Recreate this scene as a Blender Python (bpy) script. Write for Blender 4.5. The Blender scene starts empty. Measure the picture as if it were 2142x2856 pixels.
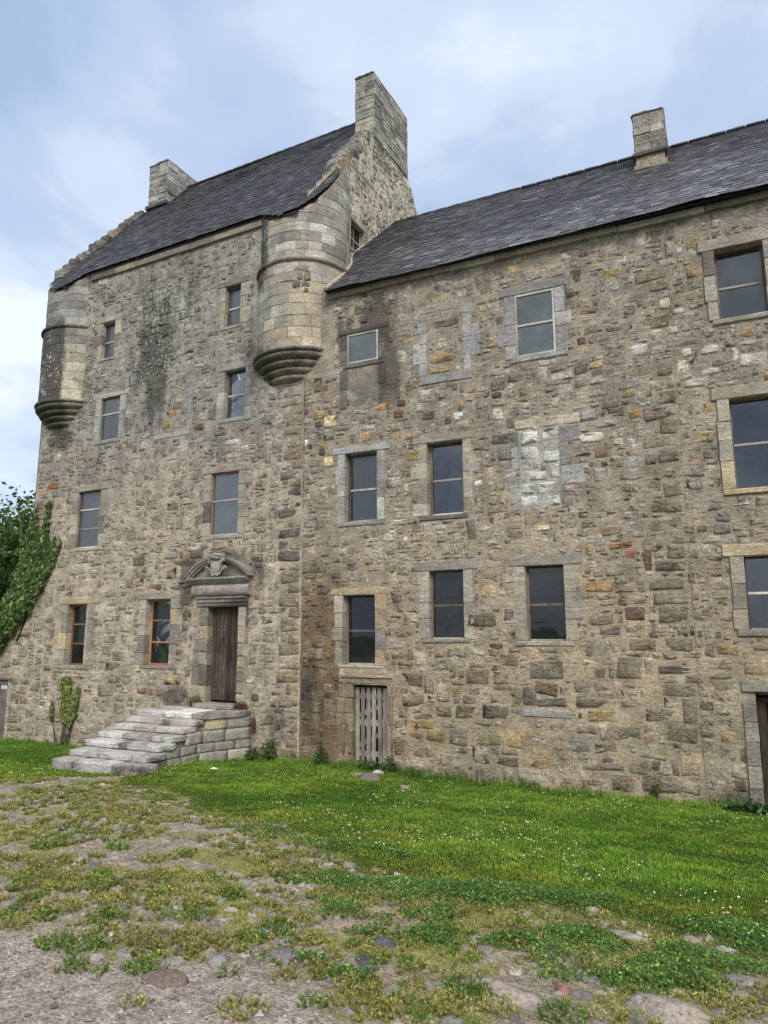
import bpy, math, random
import numpy as np

# ------------------------------------------------------------------ camera, sky, sun, exposure
scene = bpy.context.scene
random.seed(11)
rng = np.random.default_rng(11)
CAM = np.array([0.0, 0.0, 1.6])
F_PX = 1996.19
PW, PH = 2142.0, 2856.0
YAW, PITCH, ROLL = -0.449624, 0.167332, -0.002961
_f = np.array([math.sin(YAW) * math.cos(PITCH), math.cos(YAW) * math.cos(PITCH), math.sin(PITCH)])
_r = np.array([math.cos(YAW), -math.sin(YAW), 0.0])
_u = np.cross(_r, _f)
RIGHT = _r * math.cos(ROLL) + _u * math.sin(ROLL)
UP = -_r * math.sin(ROLL) + _u * math.cos(ROLL)
FWD = _f
from mathutils import Matrix, Vector
cam_data = bpy.data.cameras.new('camera')
cam = bpy.data.objects.new('camera', cam_data)
scene.collection.objects.link(cam)
scene.camera = cam
cam_data.sensor_fit = 'VERTICAL'
cam_data.sensor_height = 36.0
cam_data.sensor_width = 27.0
cam_data.lens = 36.0 * F_PX / PH
cam_data.clip_start = 0.05
cam_data.clip_end = 2000
cam.matrix_world = Matrix(((RIGHT[0], UP[0], -FWD[0], CAM[0]), (RIGHT[1], UP[1], -FWD[1], CAM[1]),
                           (RIGHT[2], UP[2], -FWD[2], CAM[2]), (0, 0, 0, 1)))

SUN_EL, SUN_AZ = math.radians(42), math.radians(150)      # azimuth from +y towards +x: behind and to the right of the viewer
world = bpy.data.worlds.new('World')
scene.world = world
world.use_nodes = True
wn, wl = world.node_tree.nodes, world.node_tree.links
wn.clear()
w_out = wn.new('ShaderNodeOutputWorld')
w_bg = wn.new('ShaderNodeBackground')
w_bg.inputs['Strength'].default_value = 0.1
w_sky = wn.new('ShaderNodeTexSky')
w_sky.sky_type = 'NISHITA'
w_sky.sun_disc = False
w_sky.sun_elevation = SUN_EL
w_sky.sun_rotation = SUN_AZ
w_sky.air_density = 1.0
w_sky.dust_density = 1.5
w_tc = wn.new('ShaderNodeTexCoord')
w_sep = wn.new('ShaderNodeSeparateXYZ')
wl.new(w_tc.outputs['Generated'], w_sep.inputs[0])


def wmath(op, a, b=None, clamp=False):
    n = wn.new('ShaderNodeMath')
    n.operation = op
    n.use_clamp = clamp
    for i, v in enumerate((a, b)):
        if v is None:
            continue
        if isinstance(v, (int, float)):
            n.inputs[i].default_value = v
        else:
            wl.new(v, n.inputs[i])
    return n.outputs[0]


zz = wmath('ADD', wmath('MAXIMUM', w_sep.outputs['Z'], 0.0), 0.32)
w_cmb = wn.new('ShaderNodeCombineXYZ')
wl.new(wmath('DIVIDE', w_sep.outputs['X'], zz), w_cmb.inputs[0])
wl.new(wmath('DIVIDE', w_sep.outputs['Y'], zz), w_cmb.inputs[1])


def wnoise(scale, detail, rough, dist, off):
    m = wn.new('ShaderNodeMapping')
    m.inputs['Location'].default_value = off
    wl.new(w_cmb.outputs[0], m.inputs[0])
    n = wn.new('ShaderNodeTexNoise')
    n.inputs['Scale'].default_value = scale
    n.inputs['Detail'].default_value = detail
    n.inputs['Roughness'].default_value = rough
    n.inputs['Distortion'].default_value = dist
    wl.new(m.outputs[0], n.inputs['Vector'])
    return n.outputs['Fac']


def wramp(fac, stops):
    r = wn.new('ShaderNodeValToRGB')
    r.color_ramp.interpolation = 'EASE'
    el = r.color_ramp.elements
    while len(el) < len(stops):
        el.new(0.5)
    for e, (p, c) in zip(el, stops):
        e.position = p
        e.color = (*c, 1)
    wl.new(fac, r.inputs[0])
    return r.outputs[0]


cl_big = wnoise(1.1, 4, 0.5, 0.2, (1.2, 7.7, 0))
cl_small = wnoise(2.7, 6, 0.55, 0.3, (5.4, 8.2, 0))
cl_fac = wmath('ADD', wmath('MULTIPLY', cl_big, 0.5), wmath('MULTIPLY', cl_small, 0.5))
cloud_col = wramp(cl_fac, [(0.39, (2.2, 2.9, 4.1)), (0.46, (2.9, 3.55, 4.7)), (0.52, (3.7, 4.3, 5.2)), (0.60, (5.0, 5.4, 6.0))])
w_mix = wn.new('ShaderNodeMixRGB')
w_mix.inputs['Fac'].default_value = 0.88
wl.new(w_sky.outputs[0], w_mix.inputs[1])
wl.new(cloud_col, w_mix.inputs[2])
wl.new(w_mix.outputs[0], w_bg.inputs['Color'])
wl.new(w_bg.outputs[0], w_out.inputs['Surface'])

sun_data = bpy.data.lights.new('sun', 'SUN')
sun_data.energy = 1.5
sun_data.angle = math.radians(24)
sun_data.color = (1.0, 0.965, 0.92)
sun = bpy.data.objects.new('sun', sun_data)
scene.collection.objects.link(sun)
sdir = Vector((math.sin(SUN_AZ) * math.cos(SUN_EL), math.cos(SUN_AZ) * math.cos(SUN_EL), math.sin(SUN_EL)))
sun.rotation_euler = sdir.to_track_quat('Z', 'Y').to_euler()
sun.location = (0, 0, 30)
vs = scene.view_settings
vs.view_transform = 'Standard'
vs.look = 'None'
vs.exposure = 0.98
vs.gamma = 1.0
vs.use_curve_mapping = False

# ------------------------------------------------------------------ helpers
COL = scene.collection


def lin(r, g, b, k=1.0):
    f = lambda c: ((c / 255 / 12.92) if c / 255 < 0.04045 else ((c / 255 + 0.055) / 1.055) ** 2.4)
    return np.array([f(r), f(g), f(b)]) * k


def hash2(ix, iy, seed):
    h = (ix.astype(np.int64) * 374761393 + iy.astype(np.int64) * 668265263 + seed * 1442695041) & 0xFFFFFFFF
    h = ((h ^ (h >> 13)) * 1274126177) & 0xFFFFFFFF
    h = (h ^ (h >> 16)) & 0xFFFFFFFF
    return h / 4294967295.0


def vnoise(x, y, seed=0):
    x = np.asarray(x, float)
    y = np.asarray(y, float)
    ix, iy = np.floor(x), np.floor(y)
    fx, fy = x - ix, y - iy
    fx = fx * fx * (3 - 2 * fx)
    fy = fy * fy * (3 - 2 * fy)
    a, b = hash2(ix, iy, seed), hash2(ix + 1, iy, seed)
    c, d = hash2(ix, iy + 1, seed), hash2(ix + 1, iy + 1, seed)
    return (a * (1 - fx) + b * fx) * (1 - fy) + (c * (1 - fx) + d * fx) * fy


def fbm(x, y, seed=0, octv=4):
    """roughly -1..1"""
    s, a, t = 0.0, 1.0, 0.0
    for i in range(octv):
        s = s + a * (vnoise(np.asarray(x) * 2 ** i, np.asarray(y) * 2 ** i, seed + 17 * i) * 2 - 1)
        t += a
        a *= 0.5
    return s / t * 1.5


def sstep(e0, e1, x):
    t = np.clip((np.asarray(x, float) - e0) / (e1 - e0), 0, 1)
    return t * t * (3 - 2 * t)


def project(P):
    q = (np.asarray(P, float) - CAM) @ np.array([RIGHT, UP, FWD]).T
    d = np.maximum(q[..., 2], 1e-3)
    return PW / 2 + F_PX * q[..., 0] / d, PH / 2 - F_PX * q[..., 1] / d, q[..., 2]


# frames: local coords (u, v, z) -> world
class Frame:
    def __init__(self, rot, k, base):
        self.rot, self.k, self.base = rot, k, np.array(base, float)
        c, s = math.cos(rot), math.sin(rot)
        self.R = np.array([[c, -s, 0], [s, c, 0], [0, 0, 1.0]])

    def w(self, P):
        return (np.asarray(P, float) @ self.R.T) * self.k + self.base


WORLD = Frame(0, 1, (0, 0, 0))
WING = Frame(0, 1, (0, 13, 0))
TY, TK = -0.03167, 0.98
TOWER = Frame(TY, TK, (0, 13 * TK, 1.6 - 1.6 * TK))


class Root:
    def __init__(self, ob, frame, off):
        self.ob, self.frame, self.off = ob, frame, np.array(off, float)


def thing(name, label, cat, origin=(0, 0, 0), frame=WORLD, group=None):
    o = bpy.data.objects.new(name, None)
    COL.objects.link(o)
    o.empty_display_size = 0.2
    o.location = frame.w(np.array(origin, float))
    o.rotation_euler = (0, 0, frame.rot)
    o.scale = (frame.k,) * 3
    o['label'] = label
    o['category'] = cat
    o['kind'] = 'thing'
    if group:
        o['group'] = group
    return Root(o, frame, origin)


def group_part(name, parent):
    """an Empty that is a part (a window, a door) and holds sub-parts"""
    o = bpy.data.objects.new(name, None)
    COL.objects.link(o)
    o.empty_display_size = 0.1
    o.parent = parent.ob
    return Root(o, parent.frame, parent.off)


def build_mesh(name, V, F, mat, col=None, aux=None, smooth=False):
    V = np.asarray(V, np.float32).reshape(-1, 3)
    if not isinstance(F, list):
        F = [F]
    F = [np.asarray(f, np.int32) for f in F if len(f)]
    me = bpy.data.meshes.new(name)
    nl = sum(f.size for f in F)
    npoly = sum(len(f) for f in F)
    me.vertices.add(len(V))
    me.vertices.foreach_set('co', V.ravel())
    me.loops.add(nl)
    me.loops.foreach_set('vertex_index', np.concatenate([f.ravel() for f in F]))
    me.polygons.add(npoly)
    tot = np.concatenate([np.full(len(f), f.shape[1], np.int32) for f in F])
    st = np.concatenate([[0], np.cumsum(tot)[:-1]]).astype(np.int32)
    me.polygons.foreach_set('loop_start', st)
    try:
        me.polygons.foreach_set('loop_total', tot)
    except Exception:
        pass
    me.update(calc_edges=True)
    me.polygons.foreach_set('use_smooth', np.full(npoly, bool(smooth)))
    for nm, c in (('Col', col), ('Aux', aux)):
        if c is None:
            continue
        c = np.asarray(c, np.float32)
        if c.ndim == 1:
            c = np.broadcast_to(c, (len(V), 3))
        at = me.color_attributes.new(nm, 'FLOAT_COLOR', 'POINT')
        at.data.foreach_set('color', np.c_[c, np.ones(len(c), np.float32)].astype(np.float32).ravel())
    if mat is not None:
        me.materials.append(mat)
    return me


def obj(name, V, F, mat, parent=None, col=None, aux=None, smooth=False, kind=None, label=None):
    V = np.asarray(V, float).reshape(-1, 3)
    if parent is not None:
        V = V - parent.off
    me = build_mesh(name, V, F, mat, col, aux, smooth)
    o = bpy.data.objects.new(name, me)
    COL.objects.link(o)
    if parent is not None:
        o.parent = parent.ob
    if kind:
        o['kind'] = kind
    if label:
        o['label'] = label
    return Root(o, parent.frame if parent else WORLD, parent.off if parent else (0, 0, 0))


def solo(name, label, cat, V, F, mat, loc, col=None, aux=None, smooth=False, group=None, rotz=0.0):
    """a thing that is one mesh; V is local to loc"""
    me = build_mesh(name, V, F, mat, col, aux, smooth)
    o = bpy.data.objects.new(name, me)
    COL.objects.link(o)
    o.location = loc
    o.rotation_euler = (0, 0, rotz)
    o['label'] = label
    o['category'] = cat
    if group:
        o['group'] = group
    return o


def merge(parts):
    """list of (V, [F...]) -> V, [tris, quads]"""
    Vs, T, Q, n = [], [], [], 0
    for V, Fs in parts:
        Vs.append(np.asarray(V, float))
        for f in (Fs if isinstance(Fs, list) else [Fs]):
            f = np.asarray(f)
            if len(f) == 0:
                continue
            (T if f.shape[1] == 3 else Q).append(f + n)
        n += len(V)
    out = []
    if T:
        out.append(np.concatenate(T))
    if Q:
        out.append(np.concatenate(Q))
    return np.concatenate(Vs), out


BOXF = np.array([[0, 1, 5, 4], [1, 3, 7, 5], [3, 2, 6, 7], [2, 0, 4, 6], [4, 5, 7, 6], [2, 3, 1, 0]])


def box(x0, x1, y0, y1, z0, z1):
    V = np.array([[x, y, z] for z in (z0, z1) for y in (y0, y1) for x in (x0, x1)], float)
    return V, [BOXF]


def block(x0, x1, z0, z1, yf, yb, bev=0.007, jit=0.003, r=None):
    """dressed stone: chamfered front at y=yf (yf<yb), open back"""
    r = r or rng
    V = []
    for (d, y) in ((0, yb), (0, yf + bev), (bev, yf)):
        for (x, z) in ((x0 + d, z0 + d), (x1 - d, z0 + d), (x1 - d, z1 - d), (x0 + d, z1 - d)):
            V.append([x, y, z])
    V = np.array(V, float)
    V[4:] += r.normal(0, jit, (8, 3))
    F = []
    for a in (0, 4):
        for i in range(4):
            j = (i + 1) % 4
            F.append([a + i, a + j, a + 4 + j, a + 4 + i])
    F.append([8, 9, 10, 11])
    F.append([3, 2, 1, 0])
    return V, [np.array(F)]


def tube(path, rad, n=6):
    path = np.asarray(path, float)
    m = len(path)
    rad = np.broadcast_to(rad, m)
    V = []
    for i in range(m):
        t = path[min(i + 1, m - 1)] - path[max(i - 1, 0)]
        t = t / (np.linalg.norm(t) + 1e-9)
        a = np.cross(t, [0, 0, 1.0]) if abs(t[2]) < 0.9 else np.cross(t, [1.0, 0, 0])
        a /= np.linalg.norm(a)
        b = np.cross(t, a)
        for k in range(n):
            w = 2 * math.pi * k / n
            V.append(path[i] + rad[i] * (math.cos(w) * a + math.sin(w) * b))
    F = [[i * n + k, i * n + (k + 1) % n, (i + 1) * n + (k + 1) % n, (i + 1) * n + k] for i in range(m - 1) for k in range(n)]
    c0, c1 = len(V), len(V) + 1
    V += [path[0], path[-1]]
    T = [[c0, (k + 1) % n, k] for k in range(n)] + [[c1, (m - 1) * n + k, (m - 1) * n + (k + 1) % n] for k in range(n)]
    return np.array(V), [np.array(T), np.array(F)]


def lathe(prof, uc, vc, n=56, a0=0.0, a1=2 * math.pi):
    """prof list of (r, z)"""
    closed = abs(a1 - a0 - 2 * math.pi) < 1e-6
    m = n if closed else n + 1
    V = [[uc + r * math.cos(a0 + (a1 - a0) * k / n), vc + r * math.sin(a0 + (a1 - a0) * k / n), z] for (r, z) in prof for k in range(m)]
    F = []
    for i in range(len(prof) - 1):
        for k in range(n):
            k2 = (k + 1) % m if closed else k + 1
            F.append([i * m + k, i * m + k2, (i + 1) * m + k2, (i + 1) * m + k])
    return np.array(V), [np.array(F)]


def emit(parent, piece, rest, V, F, mat, col, aux=None, nmax=300, smooth=True, area=None):
    """V (N,m,3) frame coords, one constant topology: the nmax that show largest are parts, the others one 'stuff' part"""
    N, m, _ = V.shape
    cen = V.mean(1)
    Pw = parent.frame.w(cen)
    sx, sy, d = project(Pw)
    if area is None:
        ext = V.max(1) - V.min(1)
        e = np.sort(ext, 1)
        area = e[:, 1] * e[:, 2]
    inside = (sx > 5) & (sx < PW - 5) & (sy > 5) & (sy < PH - 5) & (d > 0)
    score = np.where(inside, area / np.maximum(d, .1) ** 2, -1)
    order = np.argsort(-score)
    top = order[:nmax]
    top = top[score[top] > 0]
    restm = np.ones(N, bool)
    restm[top] = False
    for i in top:
        obj(piece, V[i], F, mat, parent, None if col is None else col[i], None if aux is None else aux[i], smooth)
    idx = np.where(restm)[0]
    if len(idx):
        FF = [(np.asarray(f)[None] + (np.arange(len(idx)) * m)[:, None, None]).reshape(-1, np.asarray(f).shape[1]) for f in F]
        obj(rest, V[idx].reshape(-1, 3), FF, mat, parent,
            None if col is None else col[idx].reshape(-1, 3), None if aux is None else aux[idx].reshape(-1, 3), smooth, kind='stuff')


# ------------------------------------------------------------------ materials
def new_mat(name):
    m = bpy.data.materials.new(name)
    m.use_nodes = True
    nt = m.node_tree
    nt.nodes.clear()
    return m, nt.nodes, nt.links


class NB:
    def __init__(self, name):
        self.m, self.n, self.l = new_mat(name)
        self.out = self.n.new('ShaderNodeOutputMaterial')
        self.pos = self.n.new('ShaderNodeNewGeometry').outputs['Position']

    def put(self, sock, v):
        if v is None:
            return
        if isinstance(v, (int, float)):
            sock.default_value = v
        elif isinstance(v, (tuple, list, np.ndarray)):
            v = [float(x) for x in v]
            sock.default_value = (*v, 1.0) if len(sock.default_value) == 4 and len(v) == 3 else v
        else:
            self.l.new(v, sock)

    def noise(self, scale, detail=4, rough=0.55, vec=None, mul=None, dist=0.0, col=False):
        v = vec or self.pos
        if mul is not None:
            mp = self.n.new('ShaderNodeMapping')
            mp.inputs['Scale'].default_value = mul
            self.l.new(v, mp.inputs[0])
            v = mp.outputs[0]
        t = self.n.new('ShaderNodeTexNoise')
        t.inputs['Scale'].default_value = scale
        t.inputs['Detail'].default_value = detail
        t.inputs['Roughness'].default_value = rough
        t.inputs['Distortion'].default_value = dist
        self.l.new(v, t.inputs['Vector'])
        return t.outputs['Color' if col else 'Fac']

    def voro(self, scale, feature='F1', vec=None, out='Distance', rand=1.0):
        t = self.n.new('ShaderNodeTexVoronoi')
        t.feature = feature
        t.inputs['Scale'].default_value = scale
        t.inputs['Randomness'].default_value = rand
        self.l.new(vec or self.pos, t.inputs['Vector'])
        return t.outputs[out]

    def math(self, op, a, b=None, clamp=False):
        t = self.n.new('ShaderNodeMath')
        t.operation = op
        t.use_clamp = clamp
        self.put(t.inputs[0], a)
        self.put(t.inputs[1], b)
        return t.outputs[0]

    def rng(self, v, a, b, c=0.0, d=1.0):
        t = self.n.new('ShaderNodeMapRange')
        t.interpolation_type = 'SMOOTHSTEP'
        self.put(t.inputs['Value'], v)
        for k, x in zip(('From Min', 'From Max', 'To Min', 'To Max'), (a, b, c, d)):
            t.inputs[k].default_value = x
        return t.outputs[0]

    def mix(self, fac, a, b, mode='MIX'):
        t = self.n.new('ShaderNodeMixRGB')
        t.blend_type = mode
        self.put(t.inputs[0], fac)
        self.put(t.inputs[1], a)
        self.put(t.inputs[2], b)
        return t.outputs[0]

    def attr(self, name):
        t = self.n.new('ShaderNodeAttribute')
        t.attribute_name = name
        return t.outputs['Color']

    def sep(self, c):
        t = self.n.new('ShaderNodeSeparateColor')
        self.l.new(c, t.inputs[0])
        return t.outputs

    def bump(self, h, strength, dist, prev=None):
        t = self.n.new('ShaderNodeBump')
        t.inputs['Strength'].default_value = strength
        t.inputs['Distance'].default_value = dist
        self.l.new(h, t.inputs['Height'])
        if prev is not None:
            self.l.new(prev, t.inputs['Normal'])
        return t.outputs[0]

    def bsdf(self, color, rough=0.9, normal=None, spec=0.2, **kw):
        b = self.n.new('ShaderNodeBsdfPrincipled')
        self.put(b.inputs['Base Color'], color)
        self.put(b.inputs['Roughness'], rough)
        b.inputs['Specular IOR Level'].default_value = spec
        if normal is not None:
            self.l.new(normal, b.inputs['Normal'])
        for k, v in kw.items():
            self.put(b.inputs[k], v)
        return b.outputs[0]

    def done(self, sh):
        self.l.new(sh, self.out.inputs['Surface'])
        return self.m


def stone_mat(name, strata=1.0, speck=1.0, fine=1.0, cover=0.0, crack=1.0, crustk=0.74):
    """weathered sandstone: Col = stone colour, Aux = (lichen, black crust, strata strength)"""
    b = NB(name)
    col = b.attr('Col')
    aux = b.sep(b.attr('Aux'))
    n1 = b.noise(2.6, 6, 0.6)
    n2 = b.noise(24, 6, 0.7)
    n3 = b.noise(95, 4, 0.65)
    st = b.noise(2.6, 7, 0.62, mul=(1.0, 1.0, 6.0), dist=1.3)
    st2 = b.noise(6.5, 6, 0.62, mul=(1.0, 1.0, 3.2), dist=1.0)
    rd = b.noise(4.2, 6, 0.62, mul=(1.0, 1.0, 1.9), dist=1.0)
    hue = b.noise(5.0, 4, 0.5)
    v = b.math('MULTIPLY', b.rng(n1, 0.3, 0.7, 0.82, 1.2), b.rng(n2, 0.25, 0.75, 0.66, 1.36))
    v = b.math('MULTIPLY', v, b.rng(n3, 0.3, 0.7, 0.78, 1.22))
    v = b.math('MULTIPLY', v, b.rng(st, 0.34, 0.62, 0.84, 1.12))
    cc = b.mix(1.0, col, v, 'MULTIPLY')
    cc = b.mix(b.rng(hue, 0.5, 0.72, 0, 0.4), cc, b.mix(1.0, cc, (1.14, 0.98, 0.80), 'MULTIPLY'))
    if cover:
        cn = b.noise(5.0, 8, 0.72)
        cc = b.mix(b.math('MULTIPLY', b.rng(cn, 0.47, 0.66, 0.0, cover), b.rng(aux[2], 0.2, 0.4)), cc, b.mix(1.0, (0.33, 0.295, 0.235), v, 'MULTIPLY'))
    # fine crevices along the bedding, darkened by dirt and by shade painted in
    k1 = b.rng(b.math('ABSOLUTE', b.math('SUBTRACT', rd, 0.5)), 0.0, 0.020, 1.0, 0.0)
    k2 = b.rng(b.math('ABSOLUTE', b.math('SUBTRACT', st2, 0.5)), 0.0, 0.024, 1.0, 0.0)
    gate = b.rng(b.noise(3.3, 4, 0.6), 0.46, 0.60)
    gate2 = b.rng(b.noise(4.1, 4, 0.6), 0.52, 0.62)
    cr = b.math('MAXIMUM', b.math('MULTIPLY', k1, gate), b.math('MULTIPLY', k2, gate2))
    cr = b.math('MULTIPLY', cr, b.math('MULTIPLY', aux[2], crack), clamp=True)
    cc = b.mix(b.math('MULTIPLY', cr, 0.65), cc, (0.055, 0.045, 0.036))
    # black crust where water runs
    crust_n = b.noise(6.0, 9, 0.80, mul=(1.4, 1.4, 0.85))
    crust = b.rng(b.math('ADD', b.math('MULTIPLY', aux[1], 0.8), b.math('SUBTRACT', crust_n, 0.5)), 0.30, 0.70)
    cc = b.mix(b.math('MULTIPLY', crust, crustk), cc, (0.060, 0.054, 0.046))
    # pale lichen: blotches and fine speckle in clumps
    clump = b.noise(1.9, 5, 0.6)
    sp = b.noise(13, 5, 0.7)
    l1 = b.rng(b.math('ADD', sp, b.math('MULTIPLY', b.math('SUBTRACT', b.math('ADD', b.math('MULTIPLY', aux[0], 0.62), clump), 0.95), 0.45)), 0.60, 0.64)
    sp2 = b.noise(48, 3, 0.6)
    l2 = b.math('MULTIPLY', b.rng(sp2, 0.63, 0.68), b.rng(b.math('ADD', b.math('MULTIPLY', aux[0], 0.5), b.noise(4, 5, 0.65)), 0.56, 0.76))
    li = b.math('MULTIPLY', b.math('MAXIMUM', l1, l2), 0.8 * speck, clamp=True)
    cc = b.mix(li, cc, (0.50, 0.485, 0.43))
    h = b.math('ADD', b.math('MULTIPLY', st, 1.1), b.math('MULTIPLY', st2, 0.7))
    h = b.math('SUBTRACT', b.math('MULTIPLY', h, aux[2]), b.math('MULTIPLY', cr, 0.35))
    h2 = b.math('ADD', b.math('MULTIPLY', n2, 0.7), b.math('MULTIPLY', n3, 0.25))
    nr = b.bump(h, 0.9 * strata, 0.08)
    nr = b.bump(h2, 0.9 * fine, 0.040, nr)
    return b.done(b.bsdf(cc, 0.92, nr, 0.15))


def wood_mat(name, c1, c2, rough=0.75, grain=(14, 14, 1.2)):
    b = NB(name)
    n = b.noise(3.0, 6, 0.65, mul=grain, dist=0.6)
    n2 = b.noise(1.6, 4, 0.6)
    c = b.mix(b.rng(n, 0.3, 0.7), c1, c2)
    c = b.mix(1.0, c, b.rng(n2, 0.3, 0.7, 0.7, 1.25), 'MULTIPLY')
    oi = b.n.new('ShaderNodeObjectInfo')
    c = b.mix(1.0, c, b.rng(oi.outputs['Random'], 0.0, 1.0, 0.62, 1.38), 'MULTIPLY')
    return b.done(b.bsdf(c, rough, b.bump(n, 0.6, 0.01), 0.25))


def glass_mat(name, refl=0.16, tint=(0.75, 0.8, 0.82), streak=0.0, haze=0.0, hazecol=(0.2, 0.22, 0.22)):
    b = NB(name)
    tr = b.n.new('ShaderNodeBsdfTransparent')
    tr.inputs[0].default_value = (*tint, 1)
    gl = b.n.new('ShaderNodeBsdfGlossy')
    gl.inputs['Roughness'].default_value = 0.035
    gl.inputs['Color'].default_value = (0.95, 0.92, 0.88, 1)
    wob = b.noise(0.9, 3, 0.5, dist=0.8)
    b.l.new(b.bump(wob, 0.16, 0.05), gl.inputs['Normal'])
    fr = b.n.new('ShaderNodeFresnel')
    fr.inputs['IOR'].default_value = 1.45
    fac = b.math('ADD', fr.outputs[0], b.rng(b.noise(1.7, 4, 0.6), 0.3, 0.75, refl * 0.65, refl * 1.3), clamp=True)
    mx = b.n.new('ShaderNodeMixShader')
    b.l.new(fac, mx.inputs[0])
    b.l.new(tr.outputs[0], mx.inputs[1])
    b.l.new(gl.outputs[0], mx.inputs[2])
    sh = mx.outputs[0]
    # dust and bird streaks on the sheet
    dn = b.noise(2.5, 7, 0.7)
    sn = b.noise(5.0, 5, 0.7, mul=(5.0, 5.0, 0.35))
    dust = b.math('ADD', b.rng(dn, 0.35, 0.8, haze * 0.5, haze), b.math('MULTIPLY', b.rng(sn, 0.66, 0.72), streak), clamp=True)
    df = b.n.new('ShaderNodeBsdfDiffuse')
    df.inputs[0].default_value = (*hazecol, 1)
    mx2 = b.n.new('ShaderNodeMixShader')
    b.l.new(dust, mx2.inputs[0])
    b.l.new(sh, mx2.inputs[1])
    b.l.new(df.outputs[0], mx2.inputs[2])
    return b.done(mx2.outputs[0])


def plain_mat(name, color, rough=0.8, nscale=12, var=0.25, bump=0.3, metallic=0.0, spec=0.3):
    b = NB(name)
    n = b.noise(nscale, 5, 0.6)
    c = b.mix(1.0, color, b.rng(n, 0.3, 0.7, 1 - var, 1 + var), 'MULTIPLY')
    return b.done(b.bsdf(c, rough, b.bump(n, bump, 0.01), spec, Metallic=metallic))


def leaf_mat(name, trans=0.35, rough=0.55, spec=0.25):
    b = NB(name)
    col = b.attr('Col')
    c = b.mix(1.0, col, b.rng(b.noise(3.0, 3), 0.3, 0.7, 0.8, 1.2), 'MULTIPLY')
    p = b.bsdf(c, rough, None, spec)
    t = b.n.new('ShaderNodeBsdfTranslucent')
    b.l.new(b.mix(1.0, c, (1.25, 1.2, 0.6), 'MULTIPLY'), t.inputs[0])
    mx = b.n.new('ShaderNodeMixShader')
    mx.inputs[0].default_value = trans
    b.l.new(p, mx.inputs[1])
    b.l.new(t.outputs[0], mx.inputs[2])
    return b.done(mx.outputs[0])


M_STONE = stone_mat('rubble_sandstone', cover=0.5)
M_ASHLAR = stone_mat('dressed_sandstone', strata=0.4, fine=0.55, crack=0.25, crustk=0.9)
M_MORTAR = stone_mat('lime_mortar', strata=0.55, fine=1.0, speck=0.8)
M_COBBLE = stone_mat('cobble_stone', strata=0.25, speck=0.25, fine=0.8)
M_DOOR = wood_mat('weathered_door_oak', (0.026, 0.018, 0.014), (0.105, 0.076, 0.058))
M_SLATWOOD = wood_mat('silvered_softwood', (0.15, 0.13, 0.105), (0.36, 0.325, 0.27))
M_DARKWOOD = wood_mat('dark_brown_boards', (0.018, 0.012, 0.009), (0.07, 0.048, 0.034))
M_FRAME_OLD = wood_mat('weathered_window_timber', (0.07, 0.055, 0.04), (0.19, 0.15, 0.11))
M_FRAME_NEW = wood_mat('varnished_pine', (0.20, 0.095, 0.04), (0.36, 0.19, 0.085))
M_FRAME_PALE = wood_mat('bare_batten', (0.34, 0.31, 0.25), (0.52, 0.48, 0.40))
M_GLASS = glass_mat('window_glass', 0.05)
M_GLASS_DUSTY = glass_mat('dusty_window_glass', 0.09, haze=0.42, streak=0.0, hazecol=(0.21, 0.22, 0.235))
M_GLASS_STREAK = glass_mat('streaked_window_glass', 0.04, streak=0.5, haze=0.05, hazecol=(0.6, 0.6, 0.57))
M_GLASS_DARK = glass_mat('dark_window_glass', 0.008, haze=0.14, hazecol=(0.10, 0.11, 0.11))
M_PERSPEX = glass_mat('milky_sheet', 0.05, haze=1.0, hazecol=(0.17, 0.19, 0.19))
M_CURTAIN = plain_mat('green_curtain_cloth', (0.012, 0.05, 0.032), 0.9, 30, 0.3, 0.2)
M_IRON = plain_mat('rusty_iron', (0.06, 0.03, 0.02), 0.7, 40, 0.4, 0.4, 0.6)
M_NAIL = plain_mat('bright_nail', (0.6, 0.58, 0.54), 0.4, 40, 0.1, 0.1, 0.6)
M_ROOM = plain_mat('dark_plaster_room', (0.05, 0.046, 0.04), 0.95, 4, 0.3, 0.2)
M_LEAD = plain_mat('lead_gutter', (0.035, 0.035, 0.04), 0.5, 12, 0.3, 0.2, 0.3)
M_WHITE = plain_mat('white_label', (0.75, 0.76, 0.76), 0.5, 12, 0.04, 0.05)
M_INK = plain_mat('dark_ink', (0.03, 0.035, 0.04), 0.6, 12, 0.1, 0.05)
M_LEAF = leaf_mat('leaf', 0.35, 0.7, 0.08)
M_GRASS = leaf_mat('grass_blade', 0.4, 0.75, 0.06)
M_BARK = plain_mat('bark', (0.07, 0.055, 0.04), 0.95, 18, 0.4, 0.8)


def slate_mat():
    b = NB('roof_slate')
    col = b.attr('Col')
    n = b.noise(30, 5, 0.65)
    n2 = b.noise(2.0, 5, 0.6)
    c = b.mix(1.0, col, b.rng(n, 0.3, 0.7, 0.72, 1.3), 'MULTIPLY')
    c = b.mix(1.0, c, b.rng(n2, 0.3, 0.7, 0.8, 1.2), 'MULTIPLY')
    c = b.mix(b.math('MULTIPLY', b.rng(b.noise(55, 3, 0.6), 0.62, 0.68), b.rng(n2, 0.4, 0.65, 0.05, 0.5)), c, (0.33, 0.33, 0.31))
    return b.done(b.bsdf(c, b.rng(n, 0.3, 0.7, 0.42, 0.62), b.bump(n, 0.5, 0.012), 0.3))


M_SLATE = slate_mat()

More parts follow.
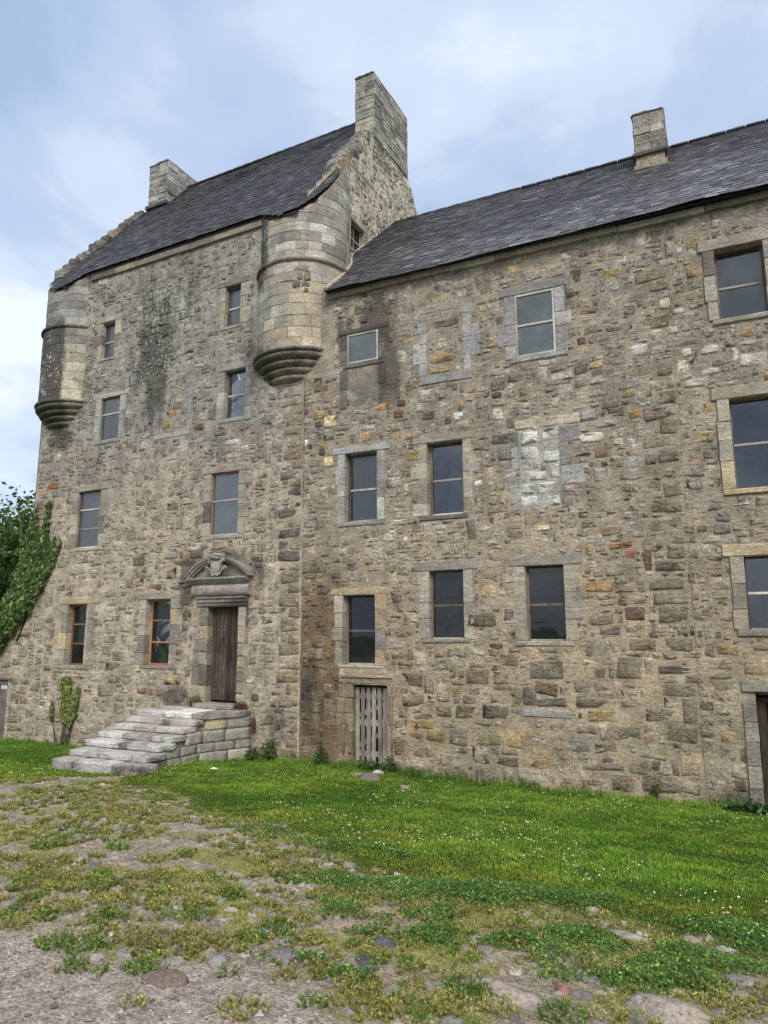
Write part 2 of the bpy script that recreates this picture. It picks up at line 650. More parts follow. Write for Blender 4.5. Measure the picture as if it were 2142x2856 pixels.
WING_STONES = [
    (-3.42,-3.04,4.80,5.07,(176,173,165)), (-3.42,-3.05,4.60,4.78,(170,166,156)), (-2.98,-2.67,4.96,5.10,(172,168,158)), (-2.87,-2.67,4.40,4.68,(176,173,165)), (-3.42,-3.29,4.38,4.58,(168,164,154)), (-3.03,-2.9,4.58,4.71,(168,164,154)),
    (-6.50,-6.09,6.19,6.38,(185,150,95)), (-5.99,-5.73,6.21,6.39,(95,60,42),'round'), (-6.09,-5.76,5.97,6.17,(125,80,45),'round'), (-4.63,-4.50,6.05,6.16,(195,155,80)),
    (-3.96,-3.70,6.08,6.23,(70,58,50),'round'), (-7.30,-7.07,6.41,6.57,(100,75,55)), (-8.01,-7.65,6.21,6.41,(170,140,90)), (-7.74,-7.35,5.99,6.26,(205,185,145)),
    (-7.98,-7.75,6.03,6.19,(90,60,50),'round'), (-7.90,-7.66,5.58,5.71,(205,165,95),'round'), (-8.11,-7.99,5.56,5.69,(80,50,45)), (-7.88,-7.66,5.39,5.57,(90,58,48),'round'),
    (-7.72,-7.46,5.12,5.35,(200,180,140)), (-6.04,-5.86,5.49,5.64,(200,150,90),'round'), (-5.81,-5.40,5.50,5.72,(175,140,115)), (-5.79,-5.33,5.04,5.28,(185,165,110)),
    (-3.98,-3.46,5.16,5.38,(80,75,68)), (-3.86,-3.46,4.84,5.14,(125,122,115)), (-3.41,-3.04,5.10,5.36,(190,187,180)), (-3.00,-2.68,5.13,5.31,(188,185,178)),
    (-3.01,-2.66,4.72,4.94,(178,175,167)), (-3.27,-2.89,4.40,4.57,(188,185,177)), (-3.14,-2.67,4.12,4.36,(182,179,171)), (-3.42,-3.16,4.15,4.36,(178,176,169)),
    (-3.44,-3.06,3.89,4.12,(194,192,186)), (-3.03,-2.67,3.90,4.10,(182,179,171)), (-3.65,-3.50,3.95,4.13,(185,150,110)), (-4.35,-4.08,4.37,4.51,(215,205,190),'round'),
    (-4.23,-3.94,3.63,3.79,(120,75,65)), (-3.29,-2.86,3.43,3.56,(195,178,140)), (-5.68,-5.43,3.57,3.73,(190,155,110)), (-5.27,-4.68,7.02,7.28,(180,150,100)),
    (-5.26,-4.68,6.80,6.97,(190,165,120)), (-5.21,-4.51,7.76,7.96,(115,100,85)), (-4.12,-3.97,7.71,7.85,(180,155,110)), (-2.36,-1.83,2.29,2.49,(180,145,95)),
    (-1.70,-1.33,1.79,2.04,(115,85,78)), (-1.91,-1.45,3.04,3.16,(160,105,60)), (-1.66,-1.44,2.84,3.01,(165,95,65)), (-1.08,-0.94,4.20,4.27,(180,115,65)),
    (-1.97,-1.79,4.53,4.63,(75,55,48),'round'), (-2.41,-2.17,3.61,3.76,(72,55,48),'round'), (-1.93,-1.61,3.60,3.71,(70,58,52),'round'), (-1.61,-1.45,3.85,3.94,(50,42,40),'round'),  # dark round ones are holes in the wall, their shade painted as stone colour
    (-3.39,-2.73,0.77,1.11,(118,112,98)), (-3.32,-2.86,0.49,0.74,(125,108,85)), (-3.52,-2.70,0.29,0.46,(120,115,103)), (-2.62,-1.88,0.31,0.47,(105,98,84)),
    (-1.68,-1.16,1.27,1.50,(138,118,88)), (-1.10,-0.60,1.28,1.52,(132,122,98)), (-1.24,-0.62,0.91,1.05,(85,80,72)), (-2.42,-1.89,0.08,0.29,(170,145,100)),
    (-1.47,-0.93,0.13,0.35,(128,118,98)), (-2.03,-1.50,-0.21,0.05,(138,130,108)), (-2.78,-2.31,-0.43,-0.13,(140,138,125)), (-1.62,-1.12,-0.46,-0.22,(155,148,118)),
    (-3.86,-3.45,-0.44,-0.15,(185,155,100)), (-1.15,-0.63,-0.17,0.11,(140,132,108)), (-1.16,-0.64,1.75,2.03,(128,118,98)), (-1.31,-0.65,2.30,2.51,(120,112,98)),
    (-1.24,-0.64,3.29,3.55,(142,132,112)), (-1.89,-1.41,0.80,1.19,(125,115,95)), (-2.57,-2.47,0.11,0.25,(40,36,34),'round'), (-1.79,-1.42,-0.72,-0.47,(160,150,122)),  # the near-black round one is a wall hole, its shade painted as stone
    (-1.61,-0.63,-0.99,-0.71,(135,125,102)), (-2.07,-1.65,-1.04,-0.78,(140,125,100)), (-0.18,0.12,3.39,3.59,(135,132,125),'round'), (-0.46,-0.27,3.24,3.37,(150,115,75)),
    (-0.21,0.09,3.19,3.38,(130,128,120)), (-0.31,0.07,1.22,1.40,(160,132,90)), (-5.94,-5.44,0.58,0.84,(128,112,88)), (-4.61,-4.11,0.65,0.95,(125,110,85)),
    (-4.57,-3.95,1.71,1.98,(110,98,82)), (-5.93,-5.39,0.21,0.42,(128,115,90)), (-5.23,-4.86,0.04,0.26,(132,118,92)), (-4.84,-4.33,0.02,0.28,(122,112,92)),
    (-4.32,-3.75,0.03,0.30,(118,110,92)), (-5.79,-5.25,-0.19,-0.03,(158,130,85)), (-5.41,-4.98,-0.43,-0.20,(168,140,90)), (-4.96,-4.54,-0.47,-0.16,(122,116,105)),
    (-4.42,-3.93,-0.43,-0.08,(165,152,115)), (-6.08,-5.81,-0.73,-0.40,(140,118,85)), (-4.08,-3.70,0.66,0.86,(150,140,118)), (-3.95,-3.56,0.99,1.23,(118,102,82)),
    (-3.52,-3.24,0.31,0.66,(120,115,102)), (-6.16,-5.88,1.88,1.95,(110,80,62)), (-6.18,-5.87,-0.98,-0.77,(160,156,142)), (-1.72,-1.41,8.03,8.27,(170,150,95)),
    (-1.11,-0.65,8.86,9.17,(165,148,110)), (-1.44,-1.21,5.34,5.53,(165,125,65),'round'), (-1.39,-0.98,6.49,6.73,(170,168,158),'round'), (-0.29,0.07,8.28,8.53,(178,155,112)),
    (-0.31,0.00,7.77,8.03,(170,145,100)), (-0.75,-0.14,6.54,6.79,(165,158,140)), (-0.21,0.15,6.33,6.50,(175,172,162),'round'), (-0.49,-0.28,6.33,6.52,(190,182,165),'round'),
    (-0.81,-0.56,7.29,7.51,(185,170,150),'round'), (-0.47,-0.17,7.35,7.53,(180,160,125)), (-0.40,-0.06,4.77,4.98,(195,175,125)), (-0.22,-0.04,5.25,5.48,(185,158,105)),
    (-1.53,-1.26,5.75,5.90,(170,145,95)), (-2.07,-1.59,5.25,5.41,(165,158,145)), (-2.37,-1.80,4.99,5.20,(185,178,160),'round'), (-1.65,-1.38,7.81,8.00,(165,163,158)),
    (-1.12,-0.85,8.17,8.39,(165,163,158)), (0.63,0.94,8.45,8.71,(168,164,155),'round'),]
TOWER_STONES = [
    (-13.18,-12.53,0.15,0.32,(125,80,50)), (-14.98,-14.61,0.14,0.24,(120,85,65),'round'), (-12.29,-11.72,0.40,0.64,(185,165,120)), (-16.96,-16.48,5.55,5.76,(160,105,70)),
    (-12.98,-12.46,2.67,2.81,(150,105,65)), (-13.56,-13.08,3.26,3.53,(120,112,95)), (-14.06,-13.60,0.92,1.18,(140,135,122)), (-9.70,-9.41,0.12,0.31,(72,70,68),'round'),
    (-11.76,-11.31,6.52,6.71,(130,100,65)), (-12.66,-12.16,6.94,7.18,(190,150,90)), (-12.76,-12.36,6.70,6.92,(165,130,70)), (-13.56,-13.15,7.03,7.34,(150,150,145)),
    (-11.25,-11.06,11.27,11.41,(110,85,60),'round'),]

# ------------------------------------------------------------------ rubble masonry
NP = 10
ANG = np.radians([40, 55, 90, 125, 140, 220, 235, 270, 305, 320])
_q = []
for a_ in (0, NP):
    for i_ in range(NP):
        j_ = (i_ + 1) % NP
        _q.append([a_ + i_, a_ + j_, a_ + NP + j_, a_ + NP + i_])
STONE_F = [np.array([[2 * NP + i_, 2 * NP + (i_ + 1) % NP, 3 * NP] for i_ in range(NP)]), np.array(_q)]


def pack(a0, a1, z0, z1, hf, seed):
    """random-coursed rubble: stones laid one by one on the lowest part of the skyline"""
    r = np.random.default_rng(seed)
    bs = 0.02
    nb = int((a1 - a0) / bs)
    sky = z0 + r.uniform(0, 0.05, nb)
    out = []
    guard = 0
    while guard < 60000:
        guard += 1
        i = int(np.argmin(sky))
        m = sky[i]
        if m >= z1:
            break
        lo = i
        while lo > 0 and sky[lo - 1] < m + 0.035:
            lo -= 1
        hi = i
        while hi < nb - 1 and sky[hi + 1] < m + 0.035:
            hi += 1
        run = (hi - lo + 1) * bs
        h0 = hf(a0 + (lo + hi) * 0.5 * bs, m)
        h = h0 * math.exp(r.normal(0, 0.42))
        w = h0 * r.uniform(0.9, 3.0)
        if r.random() < 0.15:
            w = h0 * r.uniform(0.4, 0.9)
        left = sky[lo - 1] if lo > 0 else m + 0.3
        right = sky[hi + 1] if hi < nb - 1 else m + 0.3
        if run < 0.05:
            sky[lo:hi + 1] = max(m + 0.02, min(left, right))
            continue
        if w > run * 0.75:
            w = run
            nbr = min(left, right)
            if nbr - m < h * 1.5 and nbr - m > 0.05:
                h = nbr - m
        k = max(1, int(round(w / bs)))
        s = lo if left <= right else hi - k + 1
        s = max(lo, min(s, hi - k + 1))
        zb = sky[s:s + k].max()
        h = max(h, 0.05)
        out.append((a0 + s * bs, a0 + (s + k) * bs, m if zb - m < 0.03 else zb, zb + h))
        sky[s:s + k] = zb + h
    return np.array(out), r


def polys(rects, r, gap=(0.000, 0.009), expo=(2.8, 7.0), jit=0.07, warp=True):
    n = len(rects)
    ca, cz = (rects[:, 0] + rects[:, 1]) / 2, (rects[:, 2] + rects[:, 3]) / 2
    g = r.uniform(gap[0], gap[1], n)
    p = np.maximum((rects[:, 1] - rects[:, 0]) / 2 - g, 0.012)
    q = np.maximum((rects[:, 3] - rects[:, 2]) / 2 - g * 0.8, 0.010)
    ex = 2 / r.uniform(expo[0], expo[1], n)
    t = ANG[None] + r.normal(0, 0.10, (n, NP))
    c, s = np.cos(t), np.sin(t)
    x = p[:, None] * np.sign(c) * np.abs(c) ** ex[:, None]
    y = q[:, None] * np.sign(s) * np.abs(s) ** ex[:, None]
    k = 1 + r.normal(0, jit, (n, NP))
    x, y = x * k, y * k
    th = r.normal(0, 0.045, n)[:, None]
    x, y = x * np.cos(th) - y * np.sin(th), x * np.sin(th) + y * np.cos(th)
    P = np.stack([ca[:, None] + x, cz[:, None] + y], -1)
    if warp:
        P[..., 0] += 0.05 * fbm(P[..., 0] / 1.1, P[..., 1] / 1.1, 5, 2)
        P[..., 1] += 0.05 * fbm(P[..., 0] / 1.3, P[..., 1] / 1.3, 9, 2)
    return P


def clip_excl(P, excl, g=0.012):
    """push stones out of the rectangles of openings and dressed stone"""
    keep = np.ones(len(P), bool)
    for (x0, x1, z0, z1) in excl:
        mn, mx = P.min(1), P.max(1)
        hit = keep & (mx[:, 0] > x0 - g) & (mn[:, 0] < x1 + g) & (mx[:, 1] > z0 - g) & (mn[:, 1] < z1 + g)
        for i in np.where(hit)[0]:
            a0, b0 = P[i].min(0)
            a1, b1 = P[i].max(0)
            pen = [a1 - x0, x1 - a0, b1 - z0, z1 - b0]
            size = [a1 - a0, a1 - a0, b1 - b0, b1 - b0]
            k = int(np.argmin(np.array(pen) / np.array(size)))
            if pen[k] > 0.72 * size[k]:
                keep[i] = False
                continue
            if k == 0:
                P[i, :, 0] = np.minimum(P[i, :, 0], x0 - g)
            elif k == 1:
                P[i, :, 0] = np.maximum(P[i, :, 0], x1 + g)
            elif k == 2:
                P[i, :, 1] = np.minimum(P[i, :, 1], z0 - g)
            else:
                P[i, :, 1] = np.maximum(P[i, :, 1], z1 + g)
    return keep


def stones3d(P, r, mapf, h, tilt=0.010):
    """P (N,10,2) outlines -> V (N,31,3)"""
    n = len(P)
    c = P.mean(1, keepdims=True)
    ext = np.minimum(*(P.max(1) - P.min(1)).T)
    ins = np.clip(0.020 / np.maximum(ext, .02), 0.08, 0.30)[:, None, None]
    r2 = c + (P - c) * (1 - ins)
    r3 = c + (P - c) * (0.5 + r.uniform(-0.12, 0.12, (n, NP, 1)))
    A = np.concatenate([P, r2, r3, c], 1)
    tx, tz = r.normal(0, tilt, (2, n))
    d = A - c
    sz = np.maximum(ext, .05)[:, None]
    out = np.concatenate([np.full((n, NP), -0.022) + 0 * P[..., 0],
                          h[:, None] + r.normal(0, 0.0045, (n, NP)),
                          h[:, None] + 0.004 + r.normal(0, 0.0065, (n, NP)),
                          h[:, None] + 0.006 + r.normal(0, 0.006, (n, 1))], 1)
    out[:, NP:] += (d[:, NP:, 0] * tx[:, None] + d[:, NP:, 1] * tz[:, None]) / sz
    return mapf(A[..., 0], A[..., 1], out), A


def choose(r, n, table, sat=0.72):
    w = np.array([t[0] for t in table], float)
    k = r.choice(len(table), n, p=w / w.sum())
    c = np.array([lin(*t[1]) for t in table])[k]
    c = c * sat + c.mean(1, keepdims=True) * (1 - sat) * np.array([1.03, 1.0, 0.95])
    return c * np.exp(r.normal(0, 0.13, (n, 1))) * (1 + r.normal(0, 0.012, (n, 3)))


def wall_sheet(name, a0, a1, z0, z1, mapf, openings, colf, auxf, parent, step=0.055, mat=None, inside=None, amp=0.011, seed=3):
    br_a = sorted(set([a0, a1] + [v for o in openings for v in o[:2] if a0 < v < a1]))
    br_z = sorted(set([z0, z1] + [v for o in openings for v in o[2:4] if z0 < v < z1]))

    def fill(br):
        out = []
        for p, q in zip(br[:-1], br[1:]):
            n = max(1, int(round((q - p) / step)))
            out += list(np.linspace(p, q, n + 1)[:-1])
        return np.array(out + [br[-1]])
    A, Z = fill(br_a), fill(br_z)
    aa, zz_ = np.meshgrid(A, Z)
    na = len(A)
    ca, cz = np.meshgrid((A[:-1] + A[1:]) / 2, (Z[:-1] + Z[1:]) / 2)
    ok = np.ones(ca.shape, bool)
    for o in openings:
        ok &= ~((ca > o[0]) & (ca < o[1]) & (cz > o[2]) & (cz < o[3]))
    if inside is not None:
        ok &= inside(ca, cz)
    j, i = np.where(ok)
    F = np.stack([j * na + i, j * na + i + 1, (j + 1) * na + i + 1, (j + 1) * na + i], 1)
    a, z = aa.ravel(), zz_.ravel()
    out = amp * fbm(a * 5, z * 6, seed, 4) + 0.006 * fbm(a * 1.1, z * 1.1, seed + 5, 2)
    return obj(name, mapf(a, z, out), [F], mat or M_MORTAR, parent, colf(a, z), auxf(a, z), True)


def blob(a, z, a0, sa, z0, sz):
    return np.exp(-((a - a0) / sa) ** 2 - ((z - z0) / sz) ** 2)


KALB = 1.0


# ---- tower wall colouring
def tower_aux(a, z):
    n = fbm(a * 0.9, z * 0.9, 31, 3)
    sk = np.clip(0.72 + 0.75 * fbm(a * 2.0, z * 0.45, 37, 4), 0, 1.3)
    dark = (0.82 * sk * blob(a, z, -12.4, 1.8, 9.5, 2.3) + 0.5 * sk * blob(a, z, -13.2, 0.8, 8.2, 1.8)
            + 0.95 * blob(a, z, -11.65, 0.3, 2.7, 0.55) + 0.95 * blob(a, z, -10.65, 1.15, 3.3, 0.34) + 0.75 * blob(a, z, -9.55, 0.28, 2.85, 0.5)
            + 0.5 * blob(a, z, -11.75, 0.25, 1.4, 1.2) + 0.7 * blob(a, z, -11.95, 0.5, 0.12, 0.3) + 0.8 * blob(a, z, -16.5, 0.55, 7.0, 0.45)
            + 0.55 * blob(a, z, -15.6, 0.7, 0.62, 0.16) + 0.3 * blob(a, z, -9.3, 1.2, 10.9, 0.8) + 0.6 * blob(a, z, -9.9, 0.35, 7.9, 1.4)
            + 0.4 * blob(a, z, -11.0, 0.8, 6.2, 0.4) + 0.6 * blob(a, z, -9.0, 0.4, -0.3, 0.6))
    dark = np.clip(dark + 0.10 + 0.16 * n, 0, 1)
    li = np.clip(0.10 + 0.8 * blob(a, z, -12.8, 1.4, 9.5, 1.6) + 0.55 * sstep(5, 8, z) * vnoise(a * 1.3, z * 1.3, 8)
                 + 0.5 * blob(a, z, -11.6, 0.5, 1.4, 1.4) + 0.4 * blob(a, z, -9.3, 0.5, 2.4, 1.6) + 0.55 * blob(a, z, -14.6, 1.6, -0.8, 0.35), 0, 1)
    return dark, li


def aux3(f, a, z, st):
    d, l = f(a, z)
    return np.stack([l, d, np.broadcast_to(st, d.shape)], -1)


def tower_mortar(a, z):
    up = sstep(3.2, 7.5, z + 0.6 * fbm(a * 0.8, z * 0.8, 4, 3))[:, None]
    c = lin(180, 166, 144) * (1 - up) + lin(152, 146, 135) * up
    n = fbm(a * 2.2, z * 2.2, 77, 3)[:, None]
    return c * KALB * (1 + 0.14 * n)


def tower_stone(r, a, z):
    n = len(a)
    upc = choose(r, n, [(4, (180, 171, 152)), (3, (153, 143, 127)), (3, (205, 194, 175)), (1.6, (141, 130, 114)), (0.8, (211, 186, 142)), (0.35, (148, 109, 75)), (0.5, (226, 226, 208))], 0.68)
    loc = choose(r, n, [(4, (204, 187, 157)), (3, (180, 164, 136)), (2.4, (226, 211, 179)), (1.5, (153, 138, 116)), (0.8, (186, 151, 100)), (0.8, (166, 163, 151)), (0.4, (145, 103, 75)), (0.5, (141, 124, 105))], 0.68)
    up = sstep(3.5, 7.5, z + r.normal(0, 0.8, n))[:, None]
    return (loc * (1 - up) + upc * up) * KALB


# ---- wing wall colouring
def wing_aux(a, z):
    n = fbm(a * 0.9, z * 0.9, 51, 3)
    sk = np.clip(0.65 + 0.9 * fbm(a * 2.6, z * 0.45, 53, 4), 0, 1.4)
    dark = (0.9 * sk * blob(a, z, -6.75, 1.1, 8.2, 0.7) + 0.8 * sk * blob(a, z, -6.0, 0.5, 7.1, 1.0) + 0.8 * sk * blob(a, z, -7.45, 0.3, 7.2, 0.9)
            + 0.55 * sk * blob(a, z, -7.85, 0.5, 1.3, 1.4) + 0.55 * sk * blob(a, z, -7.7, 0.6, 0.2, 0.8) + 0.45 * sstep(-0.6, -1.0, z)
            + 0.6 * blob(a, z, -0.95, 0.35, 8.3, 0.35) + 0.65 * blob(a, z, -2.45, 0.16, 7.9, 0.35) + 0.35 * blob(a, z, -3.6, 0.3, 5.0, 0.3)
            + 0.3 * blob(a, z, 0.0, 0.5, -0.9, 0.3) + 0.25 * blob(a, z, -5.0, 2.4, 8.4, 0.7))
    dark = np.clip(dark + 0.08 + 0.16 * n, 0, 1)
    li = np.clip(0.06 + 0.4 * blob(a, z, -6.7, 1.2, 7.3, 1.0) + 0.55 * sstep(-0.55, -0.95, z) * (a > -6) + 0.25 * sstep(5.5, 8, z) * vnoise(a * 1.3, z * 1.3, 18), 0, 1)
    return dark, li


def wing_brown(a, z):
    return np.clip(1.5 * blob(a, z, -7.8, 0.72, 1.1, 1.7) + 1.3 * blob(a, z, -7.6, 0.75, 0.0, 0.9) + 0.25 * fbm(a * 3, z * 3, 71, 3) * blob(a, z, -7.7, 0.9, 0.8, 1.6), 0, 1)[:, None]


def wing_mortar(a, z):
    up = sstep(1.0, 6.0, z + 0.8 * fbm(a * 0.7, z * 0.7, 14, 3))[:, None]
    c = lin(172, 156, 130) * (1 - up) + lin(156, 146, 129) * up
    rt = sstep(-1.5, 0.5, a)[:, None] * sstep(2, -0.5, z)[:, None]
    c = c * (1 - 0.5 * rt) + lin(146, 140, 120) * 0.5 * rt
    br = wing_brown(a, z)
    c = c * (1 - br * np.array([0.48, 0.54, 0.60]))
    bl = ((a > -3.45) & (a < -2.65) & (z > 3.86) & (z < 5.42))[:, None] * 0.75
    c = c * (1 - bl) + lin(176, 172, 162) * bl
    n = fbm(a * 2.2, z * 2.2, 97, 3)[:, None]
    return c * KALB * (1 + 0.15 * n)


def wing_stone(r, a, z):
    n = len(a)
    upc = choose(r, n, [(4, (202, 189, 164)), (3, (174, 159, 136)), (3, (226, 214, 191)), (1.4, (141, 126, 107)), (1.1, (219, 186, 129)), (0.55, (141, 92, 65)), (0.9, (226, 226, 219)), (0.35, (226, 180, 98)), (0.15, (94, 84, 77))], 0.68)
    loc = choose(r, n, [(4, (196, 178, 144)), (3, (171, 153, 124)), (2.2, (219, 200, 165)), (2.2, (143, 132, 111)), (1.2, (215, 182, 120)), (0.6, (145, 100, 75)), (0.6, (186, 151, 103)), (0.25, (112, 105, 94))], 0.68)
    up = sstep(1.5, 4.5, z + r.normal(0, 0.7, n))[:, None]
    c = (loc * (1 - up) + upc * up) * KALB
    return c * (1 - wing_brown(a, z) * np.array([0.42, 0.48, 0.53]))


def rubble_wall(parent, a0, a1, z0, z1, hf, seed, excl, mapf, colf, auxf, manual=(), inside=None, bury=0.22, nmax=300, hscale=1.0, rest='rubble_stones', mortf=None, pull=0.4):
    rects, r = pack(a0, a1, z0, z1, hf, seed)
    P = polys(rects, r)
    bur = r.random(len(P)) < bury
    bn = fbm(P.mean(1)[:, 0] * 0.8, P.mean(1)[:, 1] * 0.8, seed + 3, 2) > 0.15
    bur |= bn & (r.random(len(P)) < 0.35)
    c = P.mean(1, keepdims=True)
    P = np.where(bur[:, None, None], c + (P - c) * r.uniform(0.80, 1.0, (len(P), 1, 1)), P)
    P[..., 1] = np.minimum(P[..., 1], z1)
    keep = clip_excl(P, list(excl) + [m[:4] for m in manual])
    c = P.mean(1)
    if inside is not None:
        keep &= inside(c[:, 0], c[:, 1])
    ext = P.max(1) - P.min(1)
    keep &= (ext.min(1) > 0.03)
    P, bur = P[keep], bur[keep]
    c = P.mean(1)
    col = colf(r, c[:, 0], c[:, 1])
    if mortf is not None:
        pl = np.clip(pull + r.normal(0, 0.22, len(P)), 0, 0.9)[:, None]
        col = col * (1 - pl) + mortf(c[:, 0], c[:, 1]) * 1.04 * pl
    h = np.where(bur, r.uniform(-0.006, 0.006, len(P)), r.uniform(-0.002, 0.014, len(P))) * hscale
    if len(manual):
        mr = np.array([m[:4] for m in manual], float)
        Pm = polys(mr, r, gap=(0.004, 0.010), expo=(5, 12), jit=0.025, warp=False)
        for k, m in enumerate(manual):
            if len(m) > 5 and m[5] == 'round':
                Pm[k:k + 1] = polys(mr[k:k + 1], r, gap=(0.004, 0.008), expo=(2.2, 3.2), jit=0.05, warp=False)
        P = np.concatenate([P, Pm])
        mc = np.array([lin(*m[4]) for m in manual]) * KALB * 1.22
        if mortf is not None:
            wb = np.array([0.0 if sum(m[4]) > 495 else .22 for m in manual])[:, None]
            mc = mc * (1 - wb) + mortf(mr[:, :2].mean(1), mr[:, 2:].mean(1)) * wb
        col = np.concatenate([col, mc])
        h = np.concatenate([h, r.uniform(0.004, 0.014, len(manual))])
    V, A = stones3d(P, r, mapf, h)
    n = len(P)
    st = r.uniform(0.45, 1.25, (n, 1)) + 0 * A[..., 0]
    if len(manual):
        bright = np.array([sum(m[4]) > 495 for m in manual])
        st[n - len(manual):][bright] = 0.12
    ax = aux3(auxf, A[..., 0], A[..., 1], 1.0)
    ax[..., 2] = st
    cc = np.repeat(col[:, None], 31, 1)
    emit(parent, 'stone', rest, V, STONE_F, M_STONE, cc, ax, nmax)


# ------------------------------------------------------------------ windows
GREYS = [(3, (152, 150, 144)), (2, (138, 135, 127)), (1, (165, 160, 148))]
TANS = [(3, (160, 150, 128)), (2, (144, 134, 114)), (1.5, (174, 160, 128)), (0.8, (120, 112, 98))]
YELS = [(3, (168, 156, 128)), (2, (156, 146, 122)), (1, (186, 162, 112)), (1.5, (142, 136, 120))]
DARKS = [(3, (112, 106, 96)), (2, (98, 92, 84)), (1, (130, 122, 108))]


def tint(tab, k=1.0):
    return choose(rng, 1, tab, 0.62)[0] * KALB * k


def dressed(name, parent, x0, x1, z0, z1, yf, yb, col, auxf=None, bev=0.007, jit=0.003, lich=None):
    V, F = block(x0, x1, z0, z1, yf, yb, bev, jit)
    d, l = (auxf(V[:, 0], V[:, 2]) if auxf else (np.zeros(len(V)), np.zeros(len(V))))
    ax = np.stack([l, d * 0.8, np.full(len(V), rng.uniform(0.4, 0.9))], -1)
    return obj(name, V, F, M_ASHLAR, parent, np.broadcast_to(col, (len(V), 3)), ax, False)


def jambs(w, x0, x1, z0, z1, side, wmin, wmax, tab, yf, yb, auxf, k=1.0):
    z = z0
    flip = rng.random() < 0.5
    while z < z1 - 1e-3:
        h = rng.uniform(0.24, 0.52)
        if z1 - (z + h) < 0.2:
            h = z1 - z
        ww = wmax if flip else wmin
        ww *= rng.uniform(0.88, 1.1)
        flip = not flip
        a, b = (x0 - ww, x0) if side < 0 else (x1, x1 + ww)
        dressed('jamb_stone', w, a, b, z + 0.004, z + h - 0.004, yf + rng.uniform(-0.004, 0.006), yb, tint(tab, k), auxf)
        z += h


def window(parent, x0, x1, z0, z1, auxf, tab=TANS, wj=(0.16, 0.26), lint=0.2, sill=0.11, setb=0.17, frame=None, glass=None,
           trans=(0.5,), fr=0.045, curtain=False, proud=0.012, k=1.0, tmat=None, lover=0.14, left_frame_only=False, ltab=None, name='window', bottom_mat=None):
    frame = frame or M_FRAME_OLD
    glass = glass or M_GLASS
    w = group_part(name, parent)
    yb = max(setb + 0.10, 0.2)
    jambs(w, x0, x1, z0, z1, -1, wj[0], wj[1], tab, -proud, yb, auxf, k)
    jambs(w, x0, x1, z0, z1, 1, wj[0], wj[1], tab, -proud, yb, auxf, k)
    dressed('lintel', w, x0 - wj[0] - lover * rng.uniform(0.3, 1), x1 + wj[0] + lover * rng.uniform(0.3, 1), z1, z1 + lint, -proud - 0.008, yb, tint(ltab or tab, k), auxf, 0.016)
    dressed('sill', w, x0 - wj[0] * rng.uniform(0.5, 1.1), x1 + wj[0] * rng.uniform(0.5, 1.1), z0 - sill, z0, -proud - 0.012, yb, tint(ltab or tab, k), auxf, 0.016)
    t = 0.05
    y0, y1 = setb, setb + t
    e = 0.004
    for (a, b, c, d) in ((x0 + e, x0 + fr, z0 + e, z1 - e), (x1 - fr, x1 - e, z0 + e, z1 - e)):
        V, F = box(a, b, y0, y1, c, d)
        obj('frame_stile', V, F, frame, w)
    V, F = box(x0 + fr, x1 - fr, y0 + 0.002, y1, z1 - fr, z1 - e)
    obj('frame_head', V, F, frame, w)
    V, F = box(x0 + fr, x1 - fr, y0 - 0.012, y1, z0 + e, z0 + fr * 0.9)
    obj('frame_bottom', V, F, bottom_mat or tmat or frame, w)
    zs = [z0 + fr * 0.9] + [z0 + (z1 - z0) * q for q in trans] + [z1 - fr]
    for q in trans:
        zc = z0 + (z1 - z0) * q
        V, F = box(x0 + fr, x1 - fr, y0 + 0.003, y1 - 0.008, zc - 0.019, zc + 0.019)
        V[:, 2] += (V[:, 0] - x0) * rng.normal(0, 0.008)
        obj('transom', V, F, tmat or frame, w)
    for a, b in zip(zs[:-1], zs[1:]):
        V, F = box(x0 + fr * 0.7, x1 - fr * 0.7, y0 + 0.022, y0 + 0.027, a - 0.01 if a > zs[0] else a, b + 0.01 if b < zs[-1] else b)
        # a little tilt per sheet so that each reflects its own piece of sky
        tx, tz = rng.normal(0, 0.006, 2)
        V[:, 1] += (V[:, 0] - x0) * tx + (V[:, 2] - a) * tz
        obj('pane', V, F, glass, w)
    if curtain:
        xs = np.linspace(x0 + 0.02, x0 + (x1 - x0) * 0.45, 40)
        ys = setb + 0.14 + 0.025 * np.sin(xs * 95 + rng.uniform(0, 6)) + 0.012 * np.sin(xs * 41)
        n = len(xs)
        V = np.concatenate([np.stack([xs + (0.03 if zv < z1 else 0) * np.sin(xs * 9), ys, np.full(n, zv)], 1) for zv in (z0 - 0.1, z1 + 0.05)])
        F = [[i, i + 1, n + i + 1, n + i] for i in range(n - 1)]
        obj('curtain', V, [np.array(F)], M_CURTAIN, w, smooth=True)
    return w


def excl_of(x0, x1, z0, z1, wl, lint=0.2, sill=0.11):
    return [(x0 - wl, x1 + wl, z0, z1), (x0 - wl - 0.08, x1 + wl + 0.08, z1, z1 + lint), (x0 - wl * 0.8, x1 + wl * 0.8, z0 - sill, z0)]

# ------------------------------------------------------------------ ground
def gz(x, y, rough=True):
    x = np.asarray(x, float)
    y = np.asarray(y, float)
    z = np.where(y < 10, -0.086 * y, -0.86 - 0.047 * (np.clip(y, 10, 14) - 10))
    z = np.where(y < -4, 0.344, z)
    z = z - 0.09 * sstep(-9.0, -11.5, x) * sstep(6.5, 9.5, y) - 0.10 * sstep(-6.5, -4.5, x) * sstep(9.5, 13, y)
    z = z - 0.05 * sstep(-13, -16, x) * sstep(9, 13, y)
    if rough:
        near = sstep(40, 15, np.hypot(x, y))
        z = z + near * (0.022 * fbm(x * 0.8, y * 0.8, 21, 3) + 0.010 * fbm(x * 3.1, y * 3.1, 22, 3))
    return z


